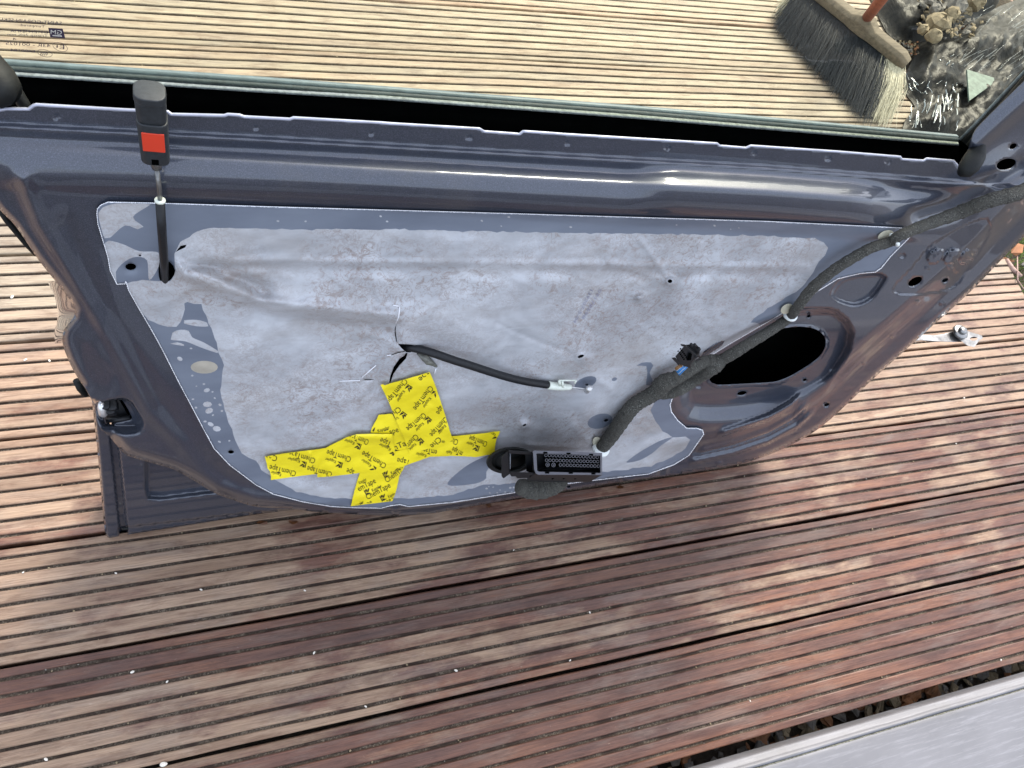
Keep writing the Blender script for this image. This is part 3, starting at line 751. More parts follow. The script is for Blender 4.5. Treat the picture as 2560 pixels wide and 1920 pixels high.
T1 = lambda pts: np.array(tv(640, 480, pts))
TEARS = [T1([(1214, 1135), (1205, 1200), (1222, 1305), (1212, 1290), (1198, 1220), (1200, 1180)]),
         T1([(1228, 1312), (1330, 1318), (1440, 1335), (1420, 1365), (1366, 1364), (1335, 1388), (1300, 1386), (1258, 1352)]),
         T1([(1292, 1380), (1235, 1392), (1170, 1412), (1172, 1404), (1230, 1384), (1286, 1374)]),
         T1([(1296, 1390), (1310, 1392), (1296, 1440), (1240, 1500), (1190, 1570), (1162, 1650), (1150, 1650), (1160, 1590), (1190, 1510), (1240, 1440), (1280, 1415)]),
         T1([(1372, 1370), (1420, 1384), (1480, 1405), (1520, 1450), (1572, 1508), (1560, 1516), (1480, 1490), (1430, 1440)]),
         T1([(915, 1628), (950, 1618), (1035, 1620), (990, 1627)]),
         np.array(tv(0, 480, [(1515, 520), (1560, 465), (1612, 455), (1600, 480)])),
         ell(327, 667, 13.5, 8.5, 0, 12), ell(350, 639, 3.5, 2.5, -20, 6), smooth([(399, 657), (424, 655), (438, 677), (423, 703), (400, 701)], True, 9), ell(577.5, 1130, 7.5, 4.5, 0, 10),
         ell(1675, 703, 6.5, 5.5, 0, 10), ell(1452, 891, 9, 4, -20, 8), ell(1311, 1063, 5.5, 3, -30, 8), ell(1515.5, 1051, 6, 3.4, -25, 8), ell(1467, 962, 4, 2.4, -10, 8)]
FOLDS = [([(440, 662), (500, 690), (570, 722), (640, 748), (720, 765), (860, 778), (980, 790)], .009, 13), ([(430, 650), (520, 660), (600, 690), (660, 735)], -.0045, 13), ([(700, 745), (900, 765), (1080, 805), (1180, 830)], .0035, 24),
         ([(640, 775), (800, 800), (960, 815)], -.004, 20), ([(1340, 640), (1270, 740), (1210, 830), (1180, 880)], .0022, 22), ([(820, 1190), (880, 1110), (960, 1080), (1150, 1080)], .002, 14),
         ([(660, 1160), (760, 1190), (880, 1220), (1000, 1200), (1080, 1150)], -.003, 16), ([(470, 650), (900, 655), (1500, 662), (2020, 668)], .0018, 7), ([(470, 668), (900, 674), (1500, 682), (2000, 690)], -.0025, 12),
         ([(1790, 860), (1720, 920), (1640, 960), (1560, 1010), (1510, 1080)], -.004, 20), ([(860, 1050), (960, 1010), (1080, 960)], .0012, 9), ([(1150, 960), (1300, 1000), (1400, 1060)], .0015, 30)]
CONES = [(1675, 703, 18, .007), (1675, 703, 44, .002), (1600, 745, 18, .006), (1455, 893, 22, .007), (1311, 1063, 18, .006), (1311, 1063, 44, .002), (1505, 1054, 26, -.004), (1464, 960, 24, -.003), (327, 667, 30, -.003), (400, 850, 26, .0)]
random.seed(77)
CREASE = []
for ox, oy, a0, a1, n_ in ((436, 668, -10, 28, 6), (1000, 868, 60, 300, 9), (870, 1040, 150, 330, 8), (1508, 1118, 100, 250, 6), (1450, 890, 0, 360, 4), (1675, 703, 0, 360, 5)):
    for _ in range(n_):
        t = math.radians(random.uniform(a0, a1)); L = random.uniform(60, 230); st_ = random.uniform(14, 50); b_ = random.uniform(-.3, .3)
        CREASE.append(([(ox + math.cos(t + b_ * q) * (st_ + L * q), oy + math.sin(t + b_ * q) * (st_ + L * q) * .6) for q in (0, .35, .7, 1)], random.choice([-1, 1]) * random.uniform(.0007, .0016), random.uniform(4.5, 8)))
random.seed(12)
def Hf(x, y):
    w = H(x, y) + .0022
    inn = sstep(-6, 30, np.where(inpoly(x, y, MAINP), pdist(x, y, MAINP, True), -pdist(x, y, MAINP, True)))
    for pl, a, sg in FOLDS: w = w + a * gaus(pdist(x, y, pl), sg) * np.clip(inn + .3, 0, 1)
    for pl, a, sg in CREASE:
        q = np.array(pl); b0 = q.min(0) - 30; b1 = q.max(0) + 30; k_ = (x > b0[0]) & (x < b1[0]) & (y > b0[1]) & (y < b1[1])
        if k_.any(): w[k_] = w[k_] + a * gaus(pdist(x[k_], y[k_], pl), sg) * np.clip(inn[k_], 0, 1)
    for cx, cy, r, a in CONES: w = w + a * gaus(np.hypot(x - cx, (y - cy) * 1.2), r * .5)
    w = w + inn * .0018 * (np.sin(x * .011 + np.sin(y * .017) * 2) * np.cos(y * .019 + x * .004) + .5 * np.sin(x * .031 + y * .012 + np.sin(x * .02)) * np.sin(y * .027))
    w = w + inn * .0005 * np.sin(x * .07 + 2 * np.sin(y * .05)) * np.sin(y * .083 + 1.5 * np.sin(x * .041))
    return w
pv, F, cen = cdt(FO, TEARS, MILKS + DARKS + BEI, 5.5, .4)
mi = np.zeros(len(F), int)
for m in MILKS: mi[inpoly(cen[:, 0], cen[:, 1], m)] = 1
for m in DARKS: mi[inpoly(cen[:, 0], cen[:, 1], m)] = 0
for m in BEI: mi[inpoly(cen[:, 0], cen[:, 1], m)] = 2
film = surf_object('moisture_barrier', pv, F, Hf, [GLUED, MILK, BEIGE], door, mi)
tag(film, label='torn milky plastic sheet glued over the inner panel')
film.modifiers.new('thickness', 'SOLIDIFY').thickness = .0003
# toothed white edge of the film
mb = MB()
E1 = np.array(rseg(F_OUT + [F_OUT[0]], 2.6))
cA = []; cB = []
cx = E1.mean(0)
nn = len(E1)
for i in range(nn):
    a = E1[i - 1 if i else nn - 2]; b = E1[(i + 1) % nn if i < nn - 1 else 1]; t = b - a; t /= (np.linalg.norm(t) + 1e-9)
    nrm = np.array([t[1], -t[0]])                      # outline runs anticlockwise in the photo (y down)
    if not inpoly(np.array([E1[i][0] + nrm[0] * 3]), np.array([E1[i][1] + nrm[1] * 3]), FO)[0]: nrm = -nrm
    cA.append(E1[i] - nrm * (.9 if i % 2 else -.3)); cB.append(E1[i] + nrm * random.uniform(.9, 2.3))
cA = np.array(cA); cB = np.array(cB)
skip = [(292, 700, 325, 720)]
PA = D(cA[:, 0], cA[:, 1], Hf(cA[:, 0], cA[:, 1]) + .0006); PB = D(cB[:, 0], cB[:, 1], Hf(cB[:, 0], cB[:, 1]) + .0009)
mb.add(list(PA) + list(PB), [(i, i + 1, nn + i + 1, nn + i) for i in range(nn - 1)])
o = mb.build('perforated_edge', [EDGE], film)
# white tubes standing in for glints on the creases at the slits
mb = MB()
for pl in ([(983, 763), (999, 766)], [(999, 767), (997, 790), (990, 808)], [(967, 889), (978, 887)], [(848, 953), (900, 951)], [(905, 944), (940, 913)], [(1090, 921), (1086, 934)]):
    mb = MB(); mb.tube([Vd(x, y, float(Hf(np.array([x * 1.]), np.array([y * 1.]))[0]) + .0008) for x, y in pl], .0006, 6)
    mb.build('slit_glint', [EDGE], film)

# ---- text helper: outline glyphs -> local px coordinates
def glyphs(txt, size=1.0):
    cu = bpy.data.curves.new('t', 'FONT'); cu.body = txt; cu.size = size; cu.resolution_u = 2
    ob = bpy.data.objects.new('t', cu); COL.objects.link(ob)
    dg = bpy.context.evaluated_depsgraph_get(); me = ob.evaluated_get(dg).to_mesh()
    v = np.array([[p.co.x, p.co.y] for p in me.vertices]); f = [list(p.vertices) for p in me.polygons]
    ob.evaluated_get(dg).to_mesh_clear(); bpy.data.objects.remove(ob); bpy.data.curves.remove(cu)
    return v, f
GC = {}
def put_text(mb, txt, a, b, hpx, Hfun, clip=None, m=0, lift=.0004, mirror=False, wfix=None, skew=0.0):
    if txt not in GC: GC[txt] = glyphs(txt)
    v, f = GC[txt]
    if len(v) == 0: return
    w = v[:, 0].max() - v[:, 0].min(); hh = .72
    t = np.array(b, float) - np.array(a, float); L = np.linalg.norm(t); t /= L
    nrm = np.array([t[1], -t[0]])            # "up" of the glyphs in the photo (y down)
    if mirror: nrm = -nrm
    if not mirror: a = np.array(a, float) - nrm * hpx * .60
    lx = (v[:, 0] - v[:, 0].min()) / w * L; ly = v[:, 1] / hh * hpx
    P = np.array(a) + np.outer(lx + ly * skew, t) + np.outer(ly, nrm)
    if clip is not None:
        keep = [q for q in f if inpoly(P[q][:, 0], P[q][:, 1], clip).all()]
    else: keep = f
    if not keep: return
    hw = Hfun(P[:, 0], P[:, 1]) + lift if wfix is None else np.full(len(P), wfix)
    Q = D(P[:, 0], P[:, 1], hw)
    mb.add(list(Q), keep, m)
mb = MB()
for txt, a, b in (('09178598', (1503, 724), (1458, 798)), ('139207-5-04', (1480, 726), (1437, 808))):
    put_text(mb, txt, a, b, 8, Hf, None, 0, .0007)
mb.build('printed_number', [FADED], film)

# ---- yellow tape strips with their printing
Z8 = lambda pts: [(640 + a / 3.456, 920 + b / 3.456) for a, b in pts]
def z8(p): return (640 + p[0] / 3.456, 920 + p[1] / 3.456)
STR = [
 ([(820, 1195), (850, 1060), (880, 960), (905, 880), (1100, 800), (1290, 830), (1270, 880), (1240, 930), (1215, 1050), (1180, 1150), (1000, 1172)], 1,
  [('ChemTape', (950, 1112), (1152, 1002)), ('ChemTape', (1115, 968), (1290, 840)), ('emTape', (876, 1040), (1025, 962)), ('Tape', (905, 1192), (996, 1146)), ('Chem', (1086, 1166), (1196, 1112)), ],
  [((970, 1078), (1000, 1056), (1082, 1012)), ((1130, 928), (1165, 906), (1250, 860)), ((1105, 1128), (1140, 1110), (1206, 1076)), (None, (842, 1192), (928, 1150)), (None, (888, 990), (950, 955))]),
 ([(990, 560), (1000, 520), (1022, 480), (1045, 440), (1058, 405), (1175, 395), (1240, 500), (1340, 740), (1190, 700), (1180, 575)], 2,
  [('Tape', (1116, 556), (1226, 522)), ('mTa', (1170, 690), (1290, 640))], [((1015, 556), (1050, 542), (1152, 506))]),
 ([(1080, 860), (1100, 740), (1300, 700), (1450, 650), (1690, 590), (1900, 570), (2010, 560), (2030, 552), (2110, 545), (2095, 580), (2078, 612), (2074, 640), (2066, 680), (2060, 740), (1900, 770), (1800, 764), (1700, 760), (1500, 768), (1280, 848), (1190, 860), (1190, 795)], 3,
  [('ChemTape', (1992, 668), (1840, 612)), ('Che', (1742, 652), (1676, 632)), ('emTape', (1560, 742), (1424, 712)), ('mTape', (1776, 752), (1690, 708)), ('Tape', (1330, 828), (1216, 806))],
  [((1905, 682), (1880, 672), (1818, 650)), (None, (1690, 740), (1640, 728)), (None, (1470, 764), (1380, 745)), ((2078, 590), (2066, 585), (2010, 558))]),
 ([(75, 765), (300, 730), (550, 700), (600, 692), (680, 650), (780, 600), (870, 572), (1000, 568), (1175, 570), (1183, 600), (1186, 650), (1200, 700), (1200, 800), (1190, 850), (1000, 890), (840, 915), (640, 938), (530, 945), (528, 915), (330, 940), (130, 968), (128, 930), (118, 890), (100, 868), (90, 820)], 4,
  [('ChemTape', (508, 812), (282, 742)), ('ChemTape', (342, 922), (114, 868)), ('ChemTape', (816, 800), (608, 736)), ('ChemTape', (1116, 858), (912, 742)), ('ChemTape', (968, 652), (806, 592)), ('ChemTape', (652, 930), (440, 876)), ('ape', (842, 914), (780, 896)), ('Che', (180, 792), (82, 768)), ('Tape', (1160, 668), (1070, 630))],
  [((410, 822), (378, 812), (272, 786)), ((248, 940), (215, 930), (128, 904)), ((722, 826), (688, 816), (596, 790)), ((1022, 866), (990, 850), (910, 795)), ((884, 666), (848, 656), (764, 628)), ((1190, 722), (1160, 710), (1062, 662)), ((86, 804), None, None)]),
 ([(1075, 145), (1095, 140), (1112, 150), (1135, 140), (1300, 95), (1500, 35), (1530, 100), (1560, 180), (1620, 360), (1690, 590), (1705, 622), (1600, 665), (1520, 690), (1420, 716), (1330, 745), (1280, 610), (1210, 450), (1150, 300)], 5,
  [('ChemTape', (1302, 108), (1146, 306)), ('ChemTape', (1524, 168), (1380, 364)), ('ChemTape', (1466, 408), (1314, 540)), ('ChemTape', (1656, 438), (1520, 592)), ('Chemi', (1398, 588), (1310, 690)), ('ape', (1616, 340), (1580, 402)), ('ape', (1500, 42), (1420, 112)), ('Che', (1596, 612), (1524, 690)), ('Ch', (1250, 356), (1196, 396))],
  [((1310, 170), (1282, 200), (1228, 292)), ((1538, 216), (1510, 262), (1452, 346)), ((1478, 446), (1448, 480), (1388, 546)), ((1650, 470), (1640, 500), (1584, 572)), ((1412, 630), (1382, 660), (1330, 712)), ((1262, 402), (1230, 430), (1200, 470)), ((1655, 668), (1630, 650), (1600, 640))])]
for pts, lay, txts, kap in STR:
    poly = jit(np.array(rseg(Z8(pts) + [Z8(pts)[0]], 7)[:-1]), .35, .3)
    lift = .0012 + .0007 * lay
    def Ht(x, y, lift=lift, lay=lay):
        c = poly.mean(0)
        w = Hf(x, y) + lift + .0006 * gaus(np.abs((x - c[0]) * .5 + (y - c[1]) - 12), 6) + .0004 * np.sin(x * .09 + lay) * np.sin(y * .11)
        if lay == 4: w = w + .0035 * gaus(pdist(x, y, Z8([(850, 590), (1000, 600), (1180, 610)])), 6) + .003 * gaus(pdist(x, y, Z8([(470, 740), (520, 820), (540, 930)])), 5)
        return w
    pv, F, cen = cdt(poly, [], [], 5.0)
    mb = MB()
    x, y = pv[:, 0], pv[:, 1]; P = D(x, y, Ht(x, y))
    mb.add(list(P), F.tolist(), 0)
    for t, a, b in txts: put_text(mb, t, z8(a), z8(b), 15, Ht, poly, 1, .00035, skew=0)
    for lg, a, b in kap:
        if a is not None: put_text(mb, 'Kappler', z8(a), z8(b), 8.2, Ht, poly, 1, .00035)
        if lg is not None:
            c = np.array(z8(lg)); d = np.array(z8(b)) - np.array(z8(a)) if a is not None else np.array([-1., -.3]); d /= np.linalg.norm(d); q = np.array([d[1], -d[0]])
            c = c + q * 3.0
            def pl(l): return np.array([c + d * i * 7.2 + q * j * 7.2 for i, j in l])
            for sh in (pl([(-1.05, -1), (-.75, -1), (-.75, 1), (-1.05, 1)]), pl([(-.6, -1), (-.6, -.1), (.9, -1)]), pl([(-.6, .1), (-.6, 1), (.15, 1), (-.05, .35)]), pl([(-.3, .05), (.45, .75), (1.1, 1), (.75, .4), (.2, -.2)])):
                if inpoly(sh[:, 0], sh[:, 1], poly).all():
                    mb.add(list(D(sh[:, 0], sh[:, 1], Ht(sh[:, 0], sh[:, 1]) + .00035)), [list(range(len(sh)))], 1)
    tp = mb.build('tape_strip', [TAPE, INK], door)

# ---- window: glass, seals, frame
GW = -.022
glz = empty; mb = MB()
ga = [toUV(x, y, GW) for x, y in [(-260, 60), (-60, 168), (0, 172), (640, 216), (1280, 266), (1920, 318), (2400, 360), (2440, 330), (2640, 120), (2800, -60)]]
top = [(1.5, 1.02), (-.12, 1.02)]
gp = ga + top
mb.prism([L3(u, v_, GW) for u, v_ in gp], [L3(u, v_, GW - .0035) for u, v_ in gp])
glass = mb.build('window_glass', [GLASS], door, smooth_=False)
def strip(name, pts, off_px, w0, w1, mat, th=.003, parent=door):
    """band between a photo line (at depth w0) and the same line moved off_px down (at depth w1)"""
    a = np.array(rseg(pts, 30)); o1 = np.array([off_px(x) if callable(off_px) else off_px for x in a[:, 0]])
    A = D(a[:, 0], a[:, 1], w0); B = D(a[:, 0], a[:, 1] + o1, w1)
    A2 = A - N * th; B2 = B - N * th; n = len(A); mb = MB()
    v = list(A) + list(B) + list(A2) + list(B2)
    f = []
    for i in range(n - 1):
        f += [(i, n + i, n + i + 1, i + 1), (2*n + i, 2*n + i + 1, 3*n + i + 1, 3*n + i), (i, i + 1, 2*n + i + 1, 2*n + i), (n + i, 3*n + i, 3*n + i + 1, n + i + 1)]
    mb.add(v, f); return mb.build(name, [mat], parent)
WL = [(-80, 148), (0, 153), (160, 164), (640, 197), (960, 221), (1280, 246), (1600, 270), (1920, 297), (2150, 318), (2397, 341)]
sh_ = lambda d: [(x, y + d) for x, y in WL]
thk = lambda x: np.interp(x, [0, 640, 1280, 1920, 2400], [12, 11, 9, 9, 5])
ws = strip('waist_seal', WL, lambda x: thk(x) + 2, -.030, -.029, simple('seal_blue_grey', (.10, .135, .155), .5, nscale=100, namp=.2), .004)
strip('seal_core', [(x, y + thk(x)) for x, y in WL], 12, -.028, -.026, SEAL, .006, ws)
strip('seal_lip', [(x, y + thk(x) + 10 + (6 if x < 900 else 2)) for x, y in WL], 7, -.024, -.022, LIP, .004, ws)
# black strip below the lip, paints in the shade of the window slot
strip('slot_shade_strip', [(x, y + thk(x) + 20) for x, y in WL], 100, -.024, -.024, DARK, .002, ws)

fr = MB()
# front (hinge side) rubber run along the sloping pillar
a = [(2404, 352), (2440, 318), (2560, 190), (2700, 40), (2840, -110)]
fr.tube([Vd(x + 8, y + 6, -.005) for x, y in a], [.006, .008, .010, .012, .013], 10)
fr.tube([Vd(x + 22, y + 18, .02) for x, y in a], [.006, .009, .012, .013, .013], 10)
fo = fr.build('window_frame', [RUB], door)
mb = MB(); mb.tube([Vd(x, y, .0) for x, y in [(2399, 349), (2436, 312), (2560, 179), (2700, 26)]], .0016, 8); mb.build('frame_lip', [LIP], fo)
mb = MB(); mb.tube([Vd(x, y, w) for x, y, w in [(2446, 352, .06), (2444, 375, .075), (2436, 395, .085), (2424, 414, .092), (2410, 428, .094), (2400, 433, .092)]], [.004, .0075, .0095, .0095, .008, .004], 12)
mb.build('channel_end', [RUB], fo)
mb = MB(); mb.tube([Vd(x, y, w) for x, y, w in [(-260, -60, .01), (-140, 60, .03), (-60, 150, .045), (-10, 210, .06), (22, 238, .068), (36, 246, .068)]], [.012, .0125, .013, .0135, .010, .005], 14)
mb.tube([Vd(x, y, w) for x, y, w in [(-30, 130, .01), (20, 195, .02), (60, 262, .03), (72, 290, .03)]], [.003, .004, .004, .003], 8)
mb.build('rear_channel', [RUB], fo)
mb = MB()
mk = glyphs('x')
Z6 = lambda x, y: (x / 9.217, y / 9.217)
for txt, a, b, h_ in (('SAINT-GOBAIN SEKURIT', (1420, 570), (-260, 460), 8), ('Tempered', (1030, 640), (480, 600), 6.5), ('D01ZI-M24MA', (1095, 775), (240, 740), 7), ('Transp 70% min', (1100, 850), (170, 815), 6),
                      ('43R - 001025', (1165, 1090), (130, 1030), 8), ('E000184', (800, 1215), (240, 1175), 6.5), ('E', (1480, 1135), (1370, 1130), 11), ('1', (1330, 1100), (1300, 1098), 7), ('4', (370, 930), (290, 915), 6)):
    put_text(mb, txt, Z6(*a), Z6(*b), h_, None, None, 0, mirror=True, wfix=GW + .0006)
def ring(mb, cx, cy, rx, ry, deg, t, w):
    A = ell(cx, cy, rx, ry, deg, 28); B = ell(cx, cy, rx - t, ry - t, deg, 28); n = 28
    mb.add(list(D(A[:, 0], A[:, 1], w)) + list(D(B[:, 0], B[:, 1], w)), [(i, (i + 1) % n, n + (i + 1) % n, n + i) for i in range(n)])
ring(mb, 150.5, 117.5, 19.5, 10.5, 20, 1.0, GW + .0006); ring(mb, 112, 133, 19.5, 9, 14, 1.0, GW + .0006)
for cx in (109, 114, 119, 124):
    A = np.array([(cx - 3, 129), (cx, 131), (cx + 1, 134), (cx - .5, 138), (cx - 3, 139), (cx - 1.8, 136), (cx - 1.2, 133.5)]) ; mb.add(list(D(A[:, 0] - 6, A[:, 1], GW + .0006)), [list(range(7))])
B = np.array([Z6(*p) for p in ((1110, 640), (1445, 660), (1505, 885), (1160, 860))]); mb.add(list(D(B[:, 0], B[:, 1], GW + .0006)), [[3, 2, 1, 0]])
mb.build('glass_marking', [MIST], glass, smooth_=False)
mb = MB()
put_text(mb, 'GM', Z6(1425, 800), Z6(1165, 785), 11, None, None, 0, mirror=True, wfix=GW + .0010)
B = np.array([Z6(*p) for p in ((1205, 805), (1425, 818), (1432, 845), (1212, 830))]); mb.add(list(D(B[:, 0], B[:, 1], GW + .0010)), [[3, 2, 1, 0]])
mb.build('maker_badge', [BONE], glass, smooth_=False)

# ---- lock button, rod and sleeve
def oriented_box(mb, c0, c1, wid0, wid1, dep, m=0, rr=.35, seg=6, nsec=6, bulge=0.0, xdir=U):
    """rounded box from c0 to c1"""
    c0, c1 = Vector(c0), Vector(c1); ax = (c1 - c0).normalized(); xd = Vector(xdir); xd = (xd - ax * xd.dot(ax)).normalized(); zd = ax.cross(xd)
    v = []; f = []; ring_n = seg * 4
    for i in range(nsec + 1):
        t = i / nsec; wd = (wid0 + (wid1 - wid0) * t) * (1 + bulge * math.sin(math.pi * t)); p = c0.lerp(c1, t)
        e = 1.0
        r = min(wd, dep) * rr
        for q, (sx, sz) in enumerate(((1, 1), (-1, 1), (-1, -1), (1, -1))):
            for j in range(seg):
                a = math.pi / 2 * (q + j / (seg - 1))
                v.append(p + xd * (sx * (wd / 2 - r) + math.cos(a) * r) * e + zd * (sz * (dep / 2 - r) + math.sin(a) * r) * e)
    for i in range(nsec):
        for j in range(ring_n): k = (j + 1) % ring_n; f.append((i * ring_n + j, i * ring_n + k, (i + 1) * ring_n + k, (i + 1) * ring_n + j))
    f += [list(range(ring_n - 1, -1, -1)), list(range(nsec * ring_n, (nsec + 1) * ring_n))]
    mb.add(v, f, m); return ax, xd, zd
lock = MB()
KB = Vd(389, 392, .100); KT = Vd(380, 292, .104); KTT = Vd(375, 243, .106)
pm = pxm(385, 340, .1)
ax, xd, zd = oriented_box(lock, KB, KT, 66 * pm, 69 * pm, .017, rr=.3)
oriented_box(lock, KT, KTT, 65 * pm, 67 * pm, .015, bulge=0.02, rr=.3)
oriented_box(lock, KTT - ax * -.0002, KTT + ax * .005, 71 * pm, 69 * pm, .0185, rr=.35)
lk = lock.build('lock_button', [KNOB], door); bevel(lk, .0022, 3, 40)
fz = -zd if zd.dot(Vector(N)) < 0 else zd
mb = MB(); c = KB.lerp(KT, .60) + fz * .0089; hw = 25 * pm; hh = .0072
mb.prism([c + xd * a * hw + ax * b * hh for a, b in ((-1, -1), (1, -1), (1, 1), (-1, 1))], [c - fz * .001 + xd * a * hw + ax * b * hh for a, b in ((-1, -1), (1, -1), (1, 1), (-1, 1))])
o = mb.build('red_marker', [RED], lk, smooth_=False); bevel(o, .0005)
mb = MB(); c = KB.lerp(KT, .10) + fz * .0086
mb.prism([c + xd * a * hw * .33 + ax * b * .0022 for a, b in ((-1, -1), (1, -1), (1, 1), (-1, 1))], [c - fz * .001 + xd * a * hw * .33 + ax * b * .0022 for a, b in ((-1, -1), (1, -1), (1, 1), (-1, 1))])
mb.build('snap_tab', [DARK], lk, smooth_=False)
mb = MB(); mb.tube([Vd(389, 396, .1), Vd(392, 420, .099)], [.0042, .0032], 10); mb.tube([Vd(391, 415, .099), Vd(398, 470, .0975), Vd(401, 515, .096)], .0016, 8)
rod = mb.build('lock_rod', [STEEL], door)
mb = MB(); mb.tube([Vd(400, 502, .0965), Vd(405, 580, .096), Vd(410, 650, .090), Vd(413, 702, .080)], .0031, 14); mb.build('rod_sleeve', [BLACKP], rod)
mb = MB(); mb.tube([Vd(400, 499, .0965), Vd(400.3, 504, .0965)], .0035, 16); mb.build('sleeve_collar', [WHITEP], rod)

# ---- latch
mb = MB()
mb.prism([Vd(x, y, .052) for x, y in [(262, 1004), (300, 1000), (322, 1040), (300, 1050), (266, 1054)]], [Vd(x, y, .02) for x, y in [(262, 1004), (300, 1000), (322, 1040), (300, 1050), (266, 1054)]])
for px, py, s in ((262, 1010, 7), (275, 1022, 8), (280, 1012, 6)): oriented_box(mb, Vd(px, py, .062), Vd(px + s, py + s * .8, .058), .008, .008, .01)
lt = mb.build('latch', [BLACKP], door); bevel(lt, .001)
mb = MB(); mb.tube([Vd(252, 1004, .060), Vd(254, 1018, .063), Vd(258, 1034, .062), Vd(259, 1039, .060)], [.0022, .0036, .0040, .0022], 12); mb.build('latch_claw', [ALU], lt)
mb = MB(); mb.tube([Vd(x, y, w) for x, y, w in [(266, 1052, .058), (300, 1048, .058), (325, 1043, .057)]], .0026, 8); mb.build('latch_gasket', [BLACKP], lt)
mb = MB(); mb.prism([Vd(x, y, .03) for x, y in [(238, 1008), (250, 1006), (252, 1035), (262, 1062), (278, 1092), (262, 1082), (246, 1058)]], [Vd(x, y, .015) for x, y in [(238, 1008), (250, 1006), (252, 1035), (262, 1062), (278, 1092), (262, 1082), (246, 1058)]])
mb.build('latch_plate', [RUB], lt)

# ---- release cable
def hf1(x, y, dz=0.): return float(Hf(np.array([float(x)]), np.array([float(y)]))[0]) + dz
cp = [(1006, 866, -.012), (1030, 869, -.002), (1059, 876, .006), (1092, 886, .011), (1135, 901, .013), (1180, 915, .013), (1232, 932, .012), (1280, 946, .010), (1325, 956, .007), (1374, 963, .005)]
def splinetube(mb, pts, rpx, seg=12, m=0, wob=0, sub=4, H_=True):
    if wob: sub *= 3
    P = [Vd(x, y, (hf1(x, y) if H_ else 0) + w) for x, y, w in pts]; r = rpx if hasattr(rpx, '__len__') else [rpx] * len(P)
    out = []; ro = []
    for i in range(len(P) - 1):
        a, b, c, d = P[max(i - 1, 0)], P[i], P[i + 1], P[min(i + 2, len(P) - 1)]
        for j in range(sub):
            t = j / sub
            out.append(.5 * ((2 * b) + (c - a) * t + (2 * a - 5 * b + 4 * c - d) * t * t + (3 * b - a - 3 * c + d) * t ** 3)); ro.append(r[i] + (r[i + 1] - r[i]) * t)
    out.append(P[-1]); ro.append(r[-1])
    if wob: ro = [q * (.97 + .11 * ((i % 9) / 9)) for i, q in enumerate(ro)]
    mb.tube(out, ro, seg, m, True, wob * .6)
mb = MB(); splinetube(mb, cp, .0043); cb = mb.build('release_cable', [BLACKP], door)
mb = MB(); splinetube(mb, [(1371, 963, .006), (1385, 965, .006), (1407, 967, .006), (1427, 968, .006)], [.0048, .0048, .0044, .0030])
hq = [hf1(1420, 955, .007)] * 8
def bar(mb, x0, y0, x1, y1, w, r): mb.tube([Vd(x0, y0, w), Vd(x1, y1, w)], r, 6)
w_ = hf1(1420, 955, .008)
bar(mb, 1398, 951, 1440, 951, w_, .0010); bar(mb, 1440, 951, 1437, 958, w_, .0013); bar(mb, 1398, 951, 1400, 963, w_, .0016); bar(mb, 1406, 953, 1407, 968, w_, .0014)
mb.build('cable_ferrule', [WHITEP], cb)
mb = MB(); splinetube(mb, [(1427, 968, .005), (1445, 970, .006), (1464, 972, .008)], .0007, 8); a = Vd(1467, 977, hf1(1467, 977, .003)); b = Vd(1474, 970, hf1(1474, 970, .0125)); mb.tube([a, b], .0036, 16)
mb.build('cable_nipple', [ALU], cb)
mb = MB()
A = np.array([(1042, 886), (1050, 882), (1066, 886), (1092, 913), (1094, 917), (1090, 919), (1078, 914), (1066, 912)]); mb.prism(list(D(A[:, 0], A[:, 1], Hf(A[:, 0], A[:, 1]) + .001)), list(D(A[:, 0], A[:, 1], Hf(A[:, 0], A[:, 1]) - .002)))
mb.build('torn_flap', [simple('dirty_film_flap', (.13, .13, .11), .4, nscale=150, namp=.5)], film)

# ---- wiring harness
hp = [(2575, 470, .020), (2542, 484, .020), (2470, 503, .020), (2397, 532, .018), (2325, 558, .018), (2253, 587, .016), (2227, 604, .014), (2180, 619, .014), (2137, 642, .014), (2082, 677, .014), (2030, 722, .014), (1995, 766, .013), (1970, 796, .013), (1920, 830, .022), (1870, 860, .030), (1839, 880, .030), (1800, 902, .026)]
hr = [.0085, .0085, .0083, .0080, .0070, .0064, .0062, .0062, .0064, .0066, .0068, .0064, .0068, .0070, .0074, .0078, .0080]
hr = [q * .88 for q in hr]
mb = MB(); splinetube(mb, hp, hr, 16, 0, .05, 6, False if False else True)
splinetube(mb, [(1797, 900, .026), (1786, 912, .030), (1772, 922, .030), (1735, 948, .024), (1700, 970, .018), (1668, 980, .012), (1640, 978, .012)], [.0095, .0105, .0098, .0090, .0088, .0088, .0090], 16, 0, .05, 5)
splinetube(mb, [(1788, 902, .030), (1760, 905, .028), (1725, 925, .024), (1690, 945, .022), (1665, 955, .020), (1648, 968, .015)], [.0080, .0070, .0072, .0085, .0105, .0105], 16, 0, .06, 5)
splinetube(mb, [(1660, 966, .014), (1635, 983, .012), (1613, 996, .012), (1590, 1010, .012), (1572, 1028, .012), (1549, 1060, .011), (1528, 1090, .010), (1509, 1114, .008), (1500, 1126, .004)], [.0100, .0098, .0095, .0095, .0097, .0097, .0095, .0090, .0080], 18, 0, .05, 6)
splinetube(mb, [(1296, 1215, .02), (1320, 1222, .025), (1350, 1222, .030), (1385, 1212, .030), (1405, 1200, .030)], [.010, .013, .0145, .013, .010], 16, 0, .04, 5)
har = mb.build('wiring_harness', [FLEECE], door)
tag(har, label='fuzzy grey cloth wrapped cable bundle running diagonally')
def lapringe(pts):
    pass
mb = MB()
